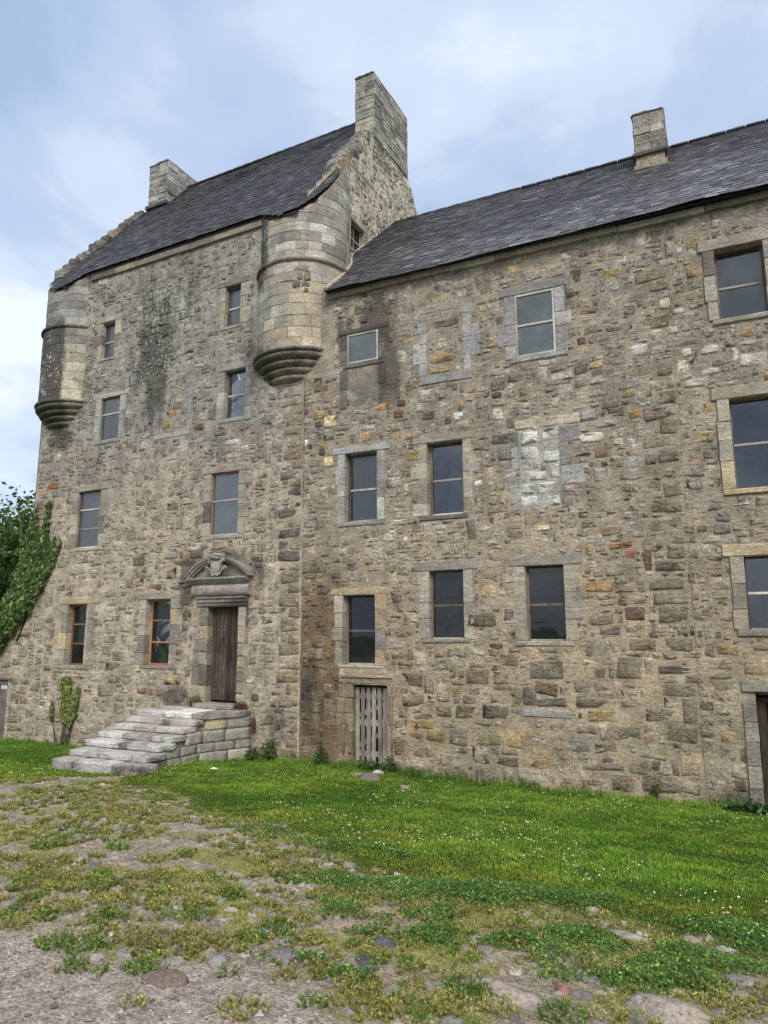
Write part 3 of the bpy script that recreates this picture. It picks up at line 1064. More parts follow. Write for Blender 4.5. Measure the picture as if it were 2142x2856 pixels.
LX = np.array([-30, -12.4, -11.05, -10.85, -10.0, -9.5, -8.63, -7.47, -6.73, -5.9, -5.36, -4.38, -3.58, -2.58, -2.02, -1.0, 0.0, 4.0, 40])
LY = np.array([7.0, 7.3, 8.0, 9.2, 9.9, 9.5, 8.79, 8.16, 7.91, 7.68, 7.44, 6.85, 6.7, 5.95, 5.6, 5.45, 5.2, 5.6, 5.6])


def lawn_d(x, y):
    """distance (roughly, metres) inside the lawn"""
    return (y - np.interp(x, LX, LY)) * 0.8 + 0.45 * fbm(x * 1.1, y * 1.1, 41, 4)


GX = np.array([-8, -4.9, -4.4, -3.98, -3.63, -3.12, -2.88, -2.71, -2.21, -1.91, -1.49, -0.6, 3])
GY = np.array([4.2, 3.85, 3.8, 3.72, 3.45, 3.4, 3.6, 3.75, 3.85, 3.6, 3.5, 3.2, 2.5])


def gravel_d(x, y):
    return (np.interp(x, GX, GY) - y) + 0.30 * fbm(x * 1.4, y * 1.4, 43, 3)


CLOVER = [(-1.99, 4.85, .27, .16), (-2.42, 4.68, .13, .07), (-2.85, 5.06, .20, .12), (-3.13, 5.7, .38, .22), (-2.21, 5.25, .28, .14), (-1.15, 5.35, .50, .22), (-0.62, 4.81, .55, .24),
          (-0.30, 5.28, .40, .18), (0.0, 5.98, .8, .25), (-2.1, 3.92, .2, .12), (-2.47, 4.06, .14, .08), (-2.3, 5.97, .7, .3), (-1.5, 6.3, .9, .25), (-3.9, 6.9, .8, .18), (-4.9, 7.15, .5, .15), (-1.45, 4.95, .3, .1)]


def clover_d(x, y):
    d = 0.0
    x = x + 0.10 * fbm(x * 2.2, y * 2.2, 62, 3)
    y = y + 0.12 * fbm(x * 2.2, y * 2.2, 63, 3)
    for (cx, cy, sx, sy) in CLOVER:
        d = np.maximum(d, 1.25 * np.exp(-(((x - cx) / (sx * .85)) ** 2 + ((y - cy) / (sy * 1.25)) ** 2) * 0.75))
    return d + 0.42 * fbm(x * 3.2, y * 3.2, 61, 4) - 0.06


def axis(lo, f0, f1, hi, step):
    mid = np.arange(f0, f1 + step * 0.5, step)
    up, v, s = [], mid[-1], step
    while v < hi:
        s *= 1.35
        v += s
        up.append(v)
    dn, v, s = [], mid[0], step
    while v > lo:
        s *= 1.35
        v -= s
        dn.append(v)
    return np.array(dn[::-1] + list(mid) + up)


def ground_mat():
    b = NB('earth_and_gravel')
    col = b.attr('Col')
    n1 = b.noise(9, 7, 0.68)
    n2 = b.noise(60, 5, 0.7)
    vo = b.voro(55)
    vc = b.voro(55, out='Color')
    c = b.mix(1.0, col, b.rng(n1, 0.28, 0.72, 0.7, 1.3), 'MULTIPLY')
    c = b.mix(1.0, c, b.rng(n2, 0.28, 0.72, 0.7, 1.3), 'MULTIPLY')
    c = b.mix(1.0, c, b.rng(b.sep(vc)[0], 0.0, 1.0, 0.72, 1.3), 'MULTIPLY')
    h = b.math('ADD', b.math('MULTIPLY', n2, 0.8), b.math('MULTIPLY', b.math('SUBTRACT', 1.0, vo), 0.5))
    return b.done(b.bsdf(c, 0.95, b.bump(h, 0.8, 0.02), 0.1))


M_GROUND = ground_mat()
gxa, gya = axis(-300, -12.6, 3.4, 300, 0.055), axis(-120, 2.0, 14.2, 400, 0.055)
XX, YY = np.meshgrid(gxa, gya)
gx, gy = XX.ravel(), YY.ravel()
gzv = gz(gx, gy)
ld, gd = lawn_d(gx, gy), gravel_d(gx, gy)
moss = np.clip(0.5 + 0.9 * fbm(gx * 1.7, gy * 1.7, 45, 4), 0, 1) * sstep(0.25, -0.25, gd) * sstep(9.5, 6.0, gy)
dirt = lin(156, 142, 121) * 0.92
grav = lin(166, 150, 136) * 1.02
mossc = lin(156, 152, 84) * 0.85
soil = lin(70, 88, 36) * 0.6
path = lin(166, 153, 134) * 0.95
pm = (sstep(4.8, 7.0, gy) * sstep(-3, -6, gx))[:, None]
c = dirt * (1 - pm) + path * pm
gdm = sstep(-0.1, 0.35, gd)[:, None]
c = c * (1 - gdm) + grav * gdm
mm = (sstep(0.2, 0.8, moss) * 0.85 * (1 - 0.4 * pm[:, 0]))[:, None]
c = c * (1 - mm) + mossc * mm
lm = sstep(-0.25, 0.25, ld)[:, None]
c = c * (1 - lm) + soil * lm
far = sstep(14.5, 20, np.hypot(gx, gy))[:, None]
c = c * (1 - far) + lin(80, 110, 45) * 0.6 * far
nx_ = len(gxa)
jj, ii = np.meshgrid(np.arange(len(gya) - 1), np.arange(nx_ - 1), indexing='ij')
jj, ii = jj.ravel(), ii.ravel()
GROUND = obj('ground', np.stack([gx, gy, gzv], 1), [np.stack([jj * nx_ + ii, jj * nx_ + ii + 1, (jj + 1) * nx_ + ii + 1, (jj + 1) * nx_ + ii], 1)], M_GROUND, None, c, None, True, kind='structure')

# ------------------------------------------------------------------ shared builders for the two buildings
def rockbox(x0, x1, y0, y1, z0, z1, r=0.02, amp=0.006, n=3, seed=None):
    """a worn block: subdivided box with rounded edges and a rough skin"""
    rr = np.random.default_rng(seed if seed is not None else rng.integers(1 << 30))
    t = np.linspace(-1, 1, n + 1)
    V, F, off = [], [], 0
    for ax in range(3):
        for sg in (-1, 1):
            a, b = np.meshgrid(t, t)
            P = np.zeros((a.size, 3))
            P[:, ax] = sg
            P[:, (ax + 1) % 3] = a.ravel()
            P[:, (ax + 2) % 3] = b.ravel()
            V.append(P)
            k = np.arange(n)
            i, j = np.meshgrid(k, k)
            q = (j * (n + 1) + i).ravel() + off
            f = np.stack([q, q + 1, q + n + 2, q + n + 1], 1)
            F.append(f if sg > 0 else f[:, ::-1])
            off += a.size
    V = np.concatenate(V)
    F = np.concatenate(F)
    key = np.round(V * 1000).astype(int)
    uq, inv = np.unique(key, axis=0, return_inverse=True)
    inv = inv.ravel()
    V = uq / 1000.0
    F = inv[F]
    half = np.array([x1 - x0, y1 - y0, z1 - z0]) / 2
    cen = np.array([x1 + x0, y1 + y0, z1 + z0]) / 2
    r = min(r, half.min() * 0.9)
    P = V * half
    inner = np.clip(P, -(half - r), half - r)
    d = P - inner
    L = np.linalg.norm(d, axis=1, keepdims=True)
    P = inner + np.where(L > 1e-6, d / np.maximum(L, 1e-6) * r, 0)
    P = P + rr.normal(0, amp, P.shape)
    return P + cen, [F]


def stone_obj(name, parent, VF, col, dark=0.1, lich=0.15, strata=0.6, mat=None, smooth=True, auxf=None):
    V, F = VF
    n = len(V)
    if auxf is None:
        ax = np.tile([lich, dark, strata], (n, 1))
    else:
        d, l = auxf(V)
        ax = np.stack([l, d, np.full(n, strata)], -1)
    return obj(name, V, F, mat or M_ASHLAR, parent, np.broadcast_to(col, (n, 3)), ax, smooth)


def slates(parent, v0, z0, slope, smax, e, segs, colf, seed, wr=(0.15, 0.25), frame_map=None):
    r = np.random.default_rng(seed)
    th = math.atan(slope)
    cs, sn = math.cos(th), math.sin(th)
    U0, U1, S, R = [], [], [], []
    s, k = 0.0, 0
    while s < smax:
        ee = e * (1.0 - 0.25 * s / smax)
        v = v0 + s * cs
        for (a, b) in segs(v):
            u = a - (0.1 if k % 2 else 0.0)
            while u < b - 0.04:
                w = r.uniform(*wr)
                u1 = min(u + w, b)
                if u1 > a + 0.03:
                    U0.append(max(u, a))
                    U1.append(u1)
                    S.append(s)
                    R.append(ee)
                u = u1
        s += ee
        k += 1
    U0, U1, S, R = map(np.array, (U0, U1, S, R))
    n = len(U0)
    g = 0.0035
    sb = S + r.normal(0, 0.008, n)
    st = S + R * 2.3
    ro = r.normal(0, 0.006, (n, 2))
    t = r.uniform(0.009, 0.016, n)
    lift = 0.024 + r.uniform(0, 0.010, n)
    A = np.zeros((n, 8, 3))   # (u, s, normal)
    for i, (uu, ss, nn) in enumerate(((U0 + g, sb + ro[:, 0], lift), (U1 - g, sb + ro[:, 1], lift), (U1 - g, st, np.full(n, 0.004)), (U0 + g, st, np.full(n, 0.004)))):
        A[:, i] = np.stack([uu, ss, nn], -1)
        A[:, i + 4] = np.stack([uu, ss, nn - t], -1)
    sag = 0.030 * fbm(A[..., 0] * 0.35, A[..., 1] * 0.35, seed, 2) + 0.010 * fbm(A[..., 0] * 1.3, A[..., 1] * 1.3, seed + 1, 2)
    nn = A[..., 2] + sag
    V = np.stack([A[..., 0], v0 + A[..., 1] * cs - nn * sn, z0 + A[..., 1] * sn + nn * cs], -1)
    F = [np.array([[0, 1, 2, 3], [0, 4, 5, 1], [1, 5, 6, 2], [0, 3, 7, 4]])]
    col = colf(r, (U0 + U1) / 2, S)
    emit(parent, 'slate', 'slate_courses', V, F, M_SLATE, np.repeat(col[:, None], 8, 1), None, 300, False)


def roof_deck(name, parent, v0, z0, slope, vr, segs, back_v, back_z, umin, umax):
    th = math.atan(slope)
    parts = []
    vs_ = np.arange(v0, vr, 0.12)
    for a, b in zip(vs_[:-1], vs_[1:]):
        for (p, q) in segs((a + b) / 2):
            zf = lambda v: z0 + (v - v0) * slope - 0.03
            parts.append((np.array([[p + .03, a + .03, zf(a + .03)], [q - .03, a + .03, zf(a + .03)], [q - .03, b + .03, zf(b + .03)], [p + .03, b + .03, zf(b + .03)]]), [np.array([[0, 1, 2, 3]])]))
    zr = z0 + (vr - v0) * slope
    parts.append((np.array([[umin, vr - .1, zr - .12], [umax, vr - .1, zr - .12], [umax, back_v, back_z], [umin, back_v, back_z]]), [np.array([[0, 1, 2, 3]])]))
    V, F = merge(parts)
    return obj(name, V, F, M_SLATE, parent, np.broadcast_to(lin(60, 62, 68) * 0.6, (len(V), 3)))


def stack_faces(parent, u0, u1, v0, v1, z0, z1, tab, hc=0.26, dark=0.25, lich=0.4, name='chimney_stone', wl=(0.3, 0.6), batt=0.0):
    """chimney or pier: a core with coursed stones on its four faces"""
    V, F = box(u0 + .03, u1 - .03, v0 + .03, v1 - .03, z0, z1 - .03)
    core = obj('core', V, F, M_MORTAR, parent, np.broadcast_to(lin(130, 122, 108) * KALB, (8, 3)), np.tile([.3, .3, .5], (8, 1)))
    z = z0
    while z < z1 - 0.02:
        h = hc * rng.uniform(0.75, 1.3)
        if z1 - z - h < 0.12:
            h = z1 - z
        for face in ('front', 'right', 'left', 'back'):
            a0, a1 = (u0, u1) if face in ('front', 'back') else (v0, v1)
            a = a0
            while a < a1 - 0.01:
                w = rng.uniform(*wl)
                if a1 - a - w < 0.16:
                    w = a1 - a
                V, F = block(a + 0.002, a + w - 0.002, z + 0.003, z + h - 0.003, -0.004 - rng.uniform(0, 0.02), 0.05, 0.014, 0.006)
                if face == 'front':
                    V = np.stack([V[:, 0], v0 + V[:, 1], V[:, 2]], 1)
                elif face == 'back':
                    V = np.stack([V[:, 0], v1 - V[:, 1], V[:, 2]], 1)
                elif face == 'right':
                    V = np.stack([u1 - V[:, 1], V[:, 0], V[:, 2]], 1)
                else:
                    V = np.stack([u0 + V[:, 1], V[:, 0], V[:, 2]], 1)
                ax = np.tile([np.clip(lich + rng.normal(0, .2), 0, 1), np.clip(dark + rng.normal(0, .15), 0, 1), rng.uniform(.4, 1)], (len(V), 1))
                obj(name, V, F, M_STONE, parent, np.broadcast_to(tint(tab), (len(V), 3)), ax)
                a += w
        z += h
    for a in np.arange(u0, u1 - 0.1, 0.34):
        b = min(a + 0.34, u1)
        stone_obj('cope_stone', parent, rockbox(a - .02, b - .01, v0 - .03, v1 + .03, z1 - .01, z1 + rng.uniform(.03, .08), .02, .008, 4), tint(tab) * .7, .5, .5, .5, M_STONE)


# ------------------------------------------------------------------ the tower house
tw_ = thing('tower_house', 'tall grey rubble tower house with round corner turrets, steep slate roof and arched front door', 'tower', (-12.9, 0.0, -1.1), TOWER)
TO = {  # openings: u0 u1 z0 z1
    'T1': (-15.154, -14.667, 9.041, 10.093), 'T2': (-10.820, -10.335, 9.072, 10.130), 'T3': (-15.029, -14.304, 6.697, 7.888), 'T4': (-10.752, -10.105, 6.696, 7.914),
    'T5': (-15.673, -14.804, 3.844, 5.360), 'T6': (-11.052, -10.215, 3.878, 5.376), 'T7': (-15.798, -14.996, 0.799, 2.363), 'T8': (-12.980, -12.157, 0.849, 2.419)}
DOOR = (-10.997, -10.106, 0.06, 2.20)
t_open = list(TO.values()) + [DOOR]


def t_map(a, z, out):
    u = a - 0.5 * sstep(6.0, 0.5, z) * np.clip((-14.5 - a) / 2.9, 0, 1)
    return np.stack([u, -out, z + 0 * a], -1)


def tower_h(a, z):
    return 0.175 + 0.055 * float(sstep(5.0, 0.0, z)) + 0.02 * math.sin(a * 1.7 + z)


t_wall = wall_sheet('front_wall', -17.4, -8.40, -1.5, 11.75, t_map, t_open, tower_mortar, lambda a, z: aux3(tower_aux, a, z, 0.7), tw_)
t_excl = []
for k_, o_ in TO.items():
    t_excl += excl_of(*o_, 0.20)
t_excl += [(-11.45, -9.85, -0.1, 2.9), (-11.6, -9.7, 2.85, 3.1), (-11.2, -10.1, 3.0, 3.4)]
t_excl += [(-13.07, -12.85, 6.44, 8.0), (-11.92, -11.75, 6.44, 8.0), (-13.0, -11.8, 6.44, 6.58)]      # margins of the blocked window
t_excl += [(-17.7, -16.2, 7.4, 11.9), (-9.9, -8.3, 7.35, 11.9), (-12.1, -9.63, -0.30, 0.0)]
TOWER_STONES_AT = None
quoins = []
zq, kq = -1.2, 0
while zq < 7.1:
    hq = rng.uniform(0.20, 0.30)
    wq = (0.62 if kq % 2 else 0.36) * rng.uniform(0.85, 1.1)
    cq = [(146, 130, 106), (162, 147, 121), (152, 134, 106), (172, 158, 132)][rng.integers(4)]
    if 3.0 < zq < 5.2 and kq % 2 == 1:
        cq = (96, 89, 80)
    quoins.append((-8.42 - wq, -8.42, zq, zq + hq, cq))
    zq += hq
    kq += 1
zq, kq = -1.2, 0
while zq < 7.2:
    hq = rng.uniform(0.20, 0.32)
    wq = (0.60 if kq % 2 else 0.36) * rng.uniform(0.85, 1.1)
    quoins.append((-17.38, -17.38 + wq, zq, zq + hq, [(150, 138, 116), (136, 124, 104), (166, 152, 126)][rng.integers(3)]))
    zq += hq
    kq += 1
rubble_wall(t_wall, -17.4, -8.42, -1.45, 11.7, tower_h, 101, t_excl, t_map, tower_stone, tower_aux, TOWER_STONES + quoins, None, 0.28, mortf=tower_mortar, pull=0.55)

# remaining outside walls of the tower
g_map = lambda a, z, out: np.stack([-8.40 + out, a + 0 * z, z + 0 * a], -1)
roof_t = lambda v: 11.5 + 1.25 * (np.minimum(v, 8.6 - v) + 0.25)
wing_line = lambda v: 9.05 + 0.917 * (np.minimum(v, 9.2 - v) + 0.25) - 0.45
g_in = lambda a, z: (z < roof_t(a) + 0.16) & (z > wing_line(a))
GWIN = (2.02, 2.76, 11.62, 12.42)


def gable_aux(a, z):
    return np.clip(0.12 + 0.2 * fbm(a, z, 3, 3), 0, 1), np.clip(0.3 + 0.35 * fbm(a * 1.2, z * 1.2, 6, 3) + 0.3 * sstep(13, 16, z), 0, 1)


def gable_mortar(a, z):
    return (lin(205, 194, 170) * KALB) * (1 + 0.15 * fbm(a * 2, z * 2, 13, 3)[:, None])


def gable_stone(r, a, z):
    return choose(r, len(a), [(4, (206, 195, 171)), (3, (190, 180, 158)), (2, (218, 208, 186)), (1, (164, 153, 134)), (0.5, (205, 184, 142))]) * KALB


g_wall = wall_sheet('gable_wall', 0.0, 8.6, 8.2, 17.4, g_map, [GWIN], gable_mortar, lambda a, z: aux3(gable_aux, a, z, 0.7), tw_, 0.09, None, g_in)
rubble_wall(g_wall, 0.0, 8.6, 8.3, 17.3, lambda a, z: 0.15, 105, [(1.9, 2.9, 11.5, 12.6), (2.2, 3.0, 13.2, 14.05), (-1, 1.9, 0, 13)], g_map, gable_stone, gable_aux, (), g_in, 0.35, 0, mortf=gable_mortar, pull=.35)
for k_, (nm, pts, F_) in enumerate((('left_gable_wall', [[-17.9, 0, -1.5], [-17.9, 8.6, -1.5], [-17.4, 8.6, 11.6], [-17.4, 4.3, 17.0], [-17.4, 0, 11.6], [-17.45, 0, 5.5]], [[0, 1, 2, 5], [5, 2, 3, 4]]),
                                    ('back_wall', [[-17.9, 8.6, -1.5], [-8.4, 8.6, -1.5], [-8.4, 8.6, 11.6], [-17.4, 8.6, 11.6]], [[0, 1, 2, 3]]))):
    obj(nm, pts, [np.array(F_)], M_MORTAR, tw_, np.broadcast_to(lin(160, 148, 125) * KALB, (len(pts), 3)), np.tile([.2, .15, .8], (len(pts), 1)))

# blocked window with pale margins in the tower, between the two rows of windows
bw = group_part('blocked_window', tw_)
for (x0, x1) in ((-13.05, -12.86), (-11.90, -11.76)):
    z = 6.60
    for h in (0.42, 0.36, 0.48):
        dressed('jamb_stone', bw, x0, x1, z, z + h - 0.006, -0.014, 0.06, tint(GREYS, 0.85), tower_aux)
        z += h
dressed('sill', bw, -13.0, -11.82, 6.47, 6.59, -0.016, 0.06, tint(GREYS, 0.85), tower_aux)

window(tw_, *TO['T1'], tower_aux, TANS, (0.14, 0.24), 0.16, 0.08, 0.11, M_FRAME_OLD, M_GLASS_DUSTY, (0.48,), .03, tmat=M_FRAME_PALE)
window(tw_, *TO['T2'], tower_aux, TANS, (0.15, 0.30), 0.16, 0.08, 0.11, M_FRAME_OLD, M_GLASS_DUSTY, (0.47,), .03, tmat=M_FRAME_PALE)
window(tw_, *TO['T3'], tower_aux, GREYS, (0.19, 0.21), 0.13, 0.09, 0.05, M_FRAME_OLD, M_GLASS_DUSTY, (0.62,), .03, tmat=M_FRAME_PALE)
window(tw_, *TO['T4'], tower_aux, GREYS, (0.19, 0.22), 0.12, 0.10, 0.12, M_FRAME_OLD, M_GLASS_STREAK, (0.50,), .035, tmat=M_FRAME_PALE)
window(tw_, *TO['T5'], tower_aux, TANS, (0.20, 0.30), 0.16, 0.10, 0.07, M_FRAME_OLD, M_GLASS_DUSTY, (0.34, 0.68), .03, tmat=M_FRAME_PALE)
window(tw_, *TO['T6'], tower_aux, TANS, (0.20, 0.34), 0.17, 0.10, 0.05, M_FRAME_NEW, M_GLASS_DUSTY, (0.55,), .025, tmat=M_FRAME_PALE)
window(tw_, *TO['T7'], tower_aux, YELS, (0.21, 0.27), 0.16, 0.10, 0.18, M_FRAME_NEW, M_GLASS_DARK, (0.35, 0.67), 0.05, True)
window(tw_, *TO['T8'], tower_aux, YELS, (0.20, 0.27), 0.17, 0.09, 0.18, M_FRAME_NEW, M_GLASS_DARK, (0.35, 0.68), 0.05, True)

# little window in the gable above the wing roof
gw = group_part('gable_window', tw_)
gm = lambda V: np.stack([-8.40 - V[:, 1], V[:, 0], V[:, 2]], 1)
for (nm, args, mt) in (('lintel', (GWIN[0] - .15, GWIN[1] + .2, GWIN[3], GWIN[3] + .17, -0.015, 0.22), None), ('sill', (GWIN[0] - .1, GWIN[1] + .12, GWIN[2] - .12, GWIN[2], -0.03, 0.22), None),
                       ('jamb_stone', (GWIN[1], GWIN[1] + .2, GWIN[2], GWIN[2] + .38, -0.012, 0.22), None), ('jamb_stone', (GWIN[1], GWIN[1] + .16, GWIN[2] + .385, GWIN[3], -0.012, 0.22), None)):
    V, F = block(*args)
    obj(nm, gm(V), F, M_ASHLAR, gw, np.broadcast_to(tint(TANS), (12, 3)), np.tile([.2, .2, .6], (12, 1)))
for i_ in range(3):
    x_ = GWIN[0] + 0.02 + i_ * (GWIN[1] - GWIN[0] - 0.04) / 2
    V, F = box(x_ - .018, x_ + .018, 0.12, 0.15, GWIN[2], GWIN[3])
    obj('glazing_bar', gm(V), F, M_FRAME_PALE, gw)
V, F = box(GWIN[0], GWIN[1], 0.122, 0.148, (GWIN[2] + GWIN[3]) / 2 - .018, (GWIN[2] + GWIN[3]) / 2 + .018)
obj('glazing_bar', gm(V), F, M_FRAME_PALE, gw)
for zz0 in (GWIN[2], (GWIN[2] + GWIN[3]) / 2):
    V, F = box(GWIN[0], GWIN[1], 0.134, 0.138, zz0, zz0 + (GWIN[3] - GWIN[2]) / 2)
    obj('pane', gm(V), F, M_GLASS_DARK, gw)
# blocked slit above it: a dressed frame filled with small stones
bs_ = group_part('blocked_slit', tw_)
for (a, b, z0_, z1_) in ((2.25, 2.32, 13.3, 13.98), (2.92, 3.0, 13.25, 13.95), (2.2, 3.02, 13.98, 14.08)):
    V, F = block(a, b, z0_, z1_, -0.015, 0.05)
    obj('margin_stone', gm(V), F, M_ASHLAR, bs_, np.broadcast_to(tint(TANS), (12, 3)), np.tile([.3, .2, .6], (12, 1)))
for i_ in range(3):
    for j_ in range(4):
        V, F = rockbox(2.34 + i_ * .19, 2.51 + i_ * .19, -0.004, 0.05, 13.3 + j_ * .165, 13.445 + j_ * .165, .02, .006)
        stone_obj('stone', bs_, (gm(V), F), tint(TANS) * rng.uniform(.6, 1), .4, .2)

# ---- corner turrets
DR = [(-8.90, 0.68), (-16.68, 0.68)]


def drum_aux(uc, vc, which):
    def f(V):
        th_ = np.arctan2(V[:, 1] - vc, V[:, 0] - uc)
        z = V[:, 2]
        n = fbm(th_ * 2.2, z * 1.1, 91 + which, 3)
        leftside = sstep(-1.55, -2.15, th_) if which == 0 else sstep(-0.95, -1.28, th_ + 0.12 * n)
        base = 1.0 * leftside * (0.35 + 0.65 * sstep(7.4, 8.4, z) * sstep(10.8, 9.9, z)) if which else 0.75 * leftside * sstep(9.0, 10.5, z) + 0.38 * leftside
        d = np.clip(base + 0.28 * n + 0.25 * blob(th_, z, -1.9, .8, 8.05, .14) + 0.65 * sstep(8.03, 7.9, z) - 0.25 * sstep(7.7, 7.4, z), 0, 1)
        l = np.clip(0.15 + 0.85 * leftside * np.clip(0.55 + 0.8 * fbm(th_ * 3, z * 2.2, 95 + which, 3), 0, 1) * sstep(7.9, 8.1, z) + 0.15 * n, 0, 1)
        return d, l
    return f


def turret(idx):
    uc, vc = DR[idx]
    af = drum_aux(uc, vc, idx)
    r_up, r_lo = 1.085, 1.125
    tur = group_part('corner_turret', tw_)
    top_of = lambda u, v: 11.5 + 1.25 * (v + 0.25) + (np.where(np.asarray(u) > -8.72, np.interp(v, [-.1, .3, 1.2, 1.8], [-.07, .06, .14, .2]), -.13 + .06 * (np.asarray(v) < .1)) if idx == 0 else np.where(np.asarray(u) > -16.2, -.06, -.1) - .06 * (np.asarray(v) > .5))
    # core
    nseg = 48
    an = np.linspace(0, 2 * math.pi, nseg, endpoint=False)
    zt = top_of(uc + r_up * np.cos(an), vc + r_up * np.sin(an)) - 0.03
    pl_ = lambda rr: 11.5 + 1.25 * (vc + rr * np.sin(an) + .25)
    ring = lambda rr, zv: np.stack([uc + rr * np.cos(an), vc + rr * np.sin(an), np.broadcast_to(zv, an.shape)], 1)
    V = np.concatenate([ring(r_lo - .010, 7.9), ring(r_lo - .010, 10.12), ring(r_up - .010, 10.12), ring(r_up - .010, zt), ring(r_up - .10, np.minimum(zt, pl_(r_up - .10) + .12)), ring(r_up - .14, pl_(r_up - .14) - .12), [[uc, vc, 11.5 + 1.25 * (vc + .25) - .14]]])
    F = [[a * nseg + k, a * nseg + (k + 1) % nseg, (a + 1) * nseg + (k + 1) % nseg, (a + 1) * nseg + k] for a in range(5) for k in range(nseg)]
    T = [[5 * nseg + k, 5 * nseg + (k + 1) % nseg, 6 * nseg] for k in range(nseg)]
    d, l = af(V)
    obj('core', V, [np.array(T), np.array(F)], M_MORTAR, tur, np.broadcast_to(lin(128, 116, 96) * KALB, (len(V), 3)), np.stack([l, d, np.full(len(V), .4)], 1), True)
    # coursed ashlar
    a_lo, a_hi = (math.radians(-205), math.radians(75)) if idx == 0 else (math.radians(-275), math.radians(25))
    for (rad, zc0, zc1, hc) in ((r_lo, 7.99, 10.10, 0.262), (r_up, 10.17, 14.4, 0.235)):
        z = zc0
        while z < zc1 - 0.02:
            h = hc * rng.uniform(0.9, 1.12)
            if zc1 - z - h < 0.14 and rad == r_lo:
                h = zc1 - z
            th = a_lo + rng.uniform(0, 0.3)
            while th < a_hi:
                wth = rng.uniform(0.28, 0.62) / rad
                th1 = min(th + wth, a_hi + 0.05)
                e = 0.006 / rad
                ts = np.concatenate([[th + .002], np.linspace(th + e, th1 - e, 5), [th1 - .002]])
                zs_ = np.array([z + .002, z + .007, z + h - .007, z + h - .002])
                dr = rng.normal(0, 0.004)
                V = []
                for jz, zv in enumerate(zs_):
                    for jt, tv in enumerate(ts):
                        edge = jz in (0, 3) or jt in (0, 6)
                        rr = rad + dr - (0.009 if edge else 0) + (0 if edge else rng.normal(0, 0.0015))
                        V.append([uc + rr * math.cos(tv), vc + rr * math.sin(tv), zv])
                V = np.array(V)
                lim = top_of(V[:, 0], V[:, 1])
                mid = V.mean(0)
                hidden = (-17.2 < mid[0] < -8.6 and mid[1] > 0.35)
                if z < float(top_of(mid[0], mid[1])) - 0.04 and not hidden:
                    V[:, 2] = np.minimum(V[:, 2], lim)
                    F = [[a * 7 + b, a * 7 + b + 1, (a + 1) * 7 + b + 1, (a + 1) * 7 + b] for a in range(3) for b in range(6)]
                    tm = (th + th1) / 2
                    if idx == 0:
                        tab = ([(3, (196, 175, 134)), (2, (186, 170, 138)), (1, (170, 158, 134))] if tm > -1.35 and z < 9.3 else [(3, (165, 156, 138)), (2, (150, 142, 126)), (2, (180, 172, 156)), (1, (178, 160, 125))])
                    else:
                        tab = ([(3, (182, 170, 140)), (2, (170, 160, 136))] if tm > -1.4 and z < 9.6 else [(3, (148, 144, 134)), (2, (134, 130, 121)), (1.5, (160, 154, 141))])
                    d, l = af(V)
                    obj('ashlar_block', V, [np.array(F)], M_ASHLAR, tur, np.broadcast_to(tint(tab, 0.95), (len(V), 3)), np.stack([l, d, np.full(len(V), rng.uniform(.3, .8))], 1), False)
                th = th1
            z += h
    if idx == 0:   # rough infill where a slit was blocked
        for (t0, t1, z0_, z1_) in ((-1.24, -1.06, 9.40, 9.60), (-1.05, -.88, 9.42, 9.56), (-1.22, -1.02, 9.61, 9.78), (-1.01, -.86, 9.57, 9.80), (-1.2, -1.08, 9.79, 9.95), (-1.07, -.9, 9.81, 9.97), (-1.0, -.9, 9.28, 9.41)):
            tm = (t0 + t1) / 2
            rr = r_lo + .0
            V, F = rockbox(-(t1 - t0) / 2 * rr, (t1 - t0) / 2 * rr, -.012, .05, z0_, z1_, .03, .006)
            c_, s_ = math.cos(tm), math.sin(tm)
            V = np.stack([uc + (rr - V[:, 1]) * c_ - V[:, 0] * s_, vc + (rr - V[:, 1]) * s_ + V[:, 0] * c_, V[:, 2]], 1)
            stone_obj('stone', tur, (V, F), lin(164, 142, 122) * KALB * rng.uniform(.75, 1.15), .1, .3, 1.0, M_STONE)
    # string course and the corbelled base
    rings = [('string_course', [(r_up - .03, 10.20), (r_up + .03, 10.19), (r_lo + .055, 10.16), (r_lo + .06, 10.12), (r_lo + .035, 10.085), (r_lo - .02, 10.07)], 0.6)]
    rings.append(('corbel_course', [(r_lo - .03, 8.02), (r_lo + .06, 8.0), (r_lo + .085, 7.97), (r_lo + .085, 7.93), (r_lo + .05, 7.90), (r_lo + .02, 7.89)], 0.5))
    rr, z = r_lo + .055, 7.892
    for kk in range(4):
        hh = (0.16, 0.145, 0.14, 0.15)[kk]
        pr = [(rr - .10, z + .002)] + [(rr - .075 + .075 * math.cos(q) - (0.0 if q < 0 else 0.02 * q), z - hh * (0.45 + 0.45 * math.sin(q - 0.0))) for q in np.linspace(-1.3, 1.45, 8)] + [(rr - .13, z - hh), (rr - .16, z - hh - .01)]
        rings.append(('corbel_course', pr, 0.35))
        z -= hh
        rr -= 0.105
    for nm, pr, dk in rings:
        V, F = lathe(pr, uc, vc, 64)
        V += np.random.default_rng(3 + idx).normal(0, .0025, V.shape)
        d, l = af(V)
        obj(nm, V, F, M_ASHLAR, tur, np.broadcast_to(tint([(1, (150, 138, 115))], 0.95), (len(V), 3)), np.stack([l * .6, np.clip(d * .7 + (0.12 if nm == 'corbel_course' else 0.25), 0, 1), np.full(len(V), .3)], 1), True)
    # rough bed under the lowest ring
    return tur


turret(0)
turret(1)

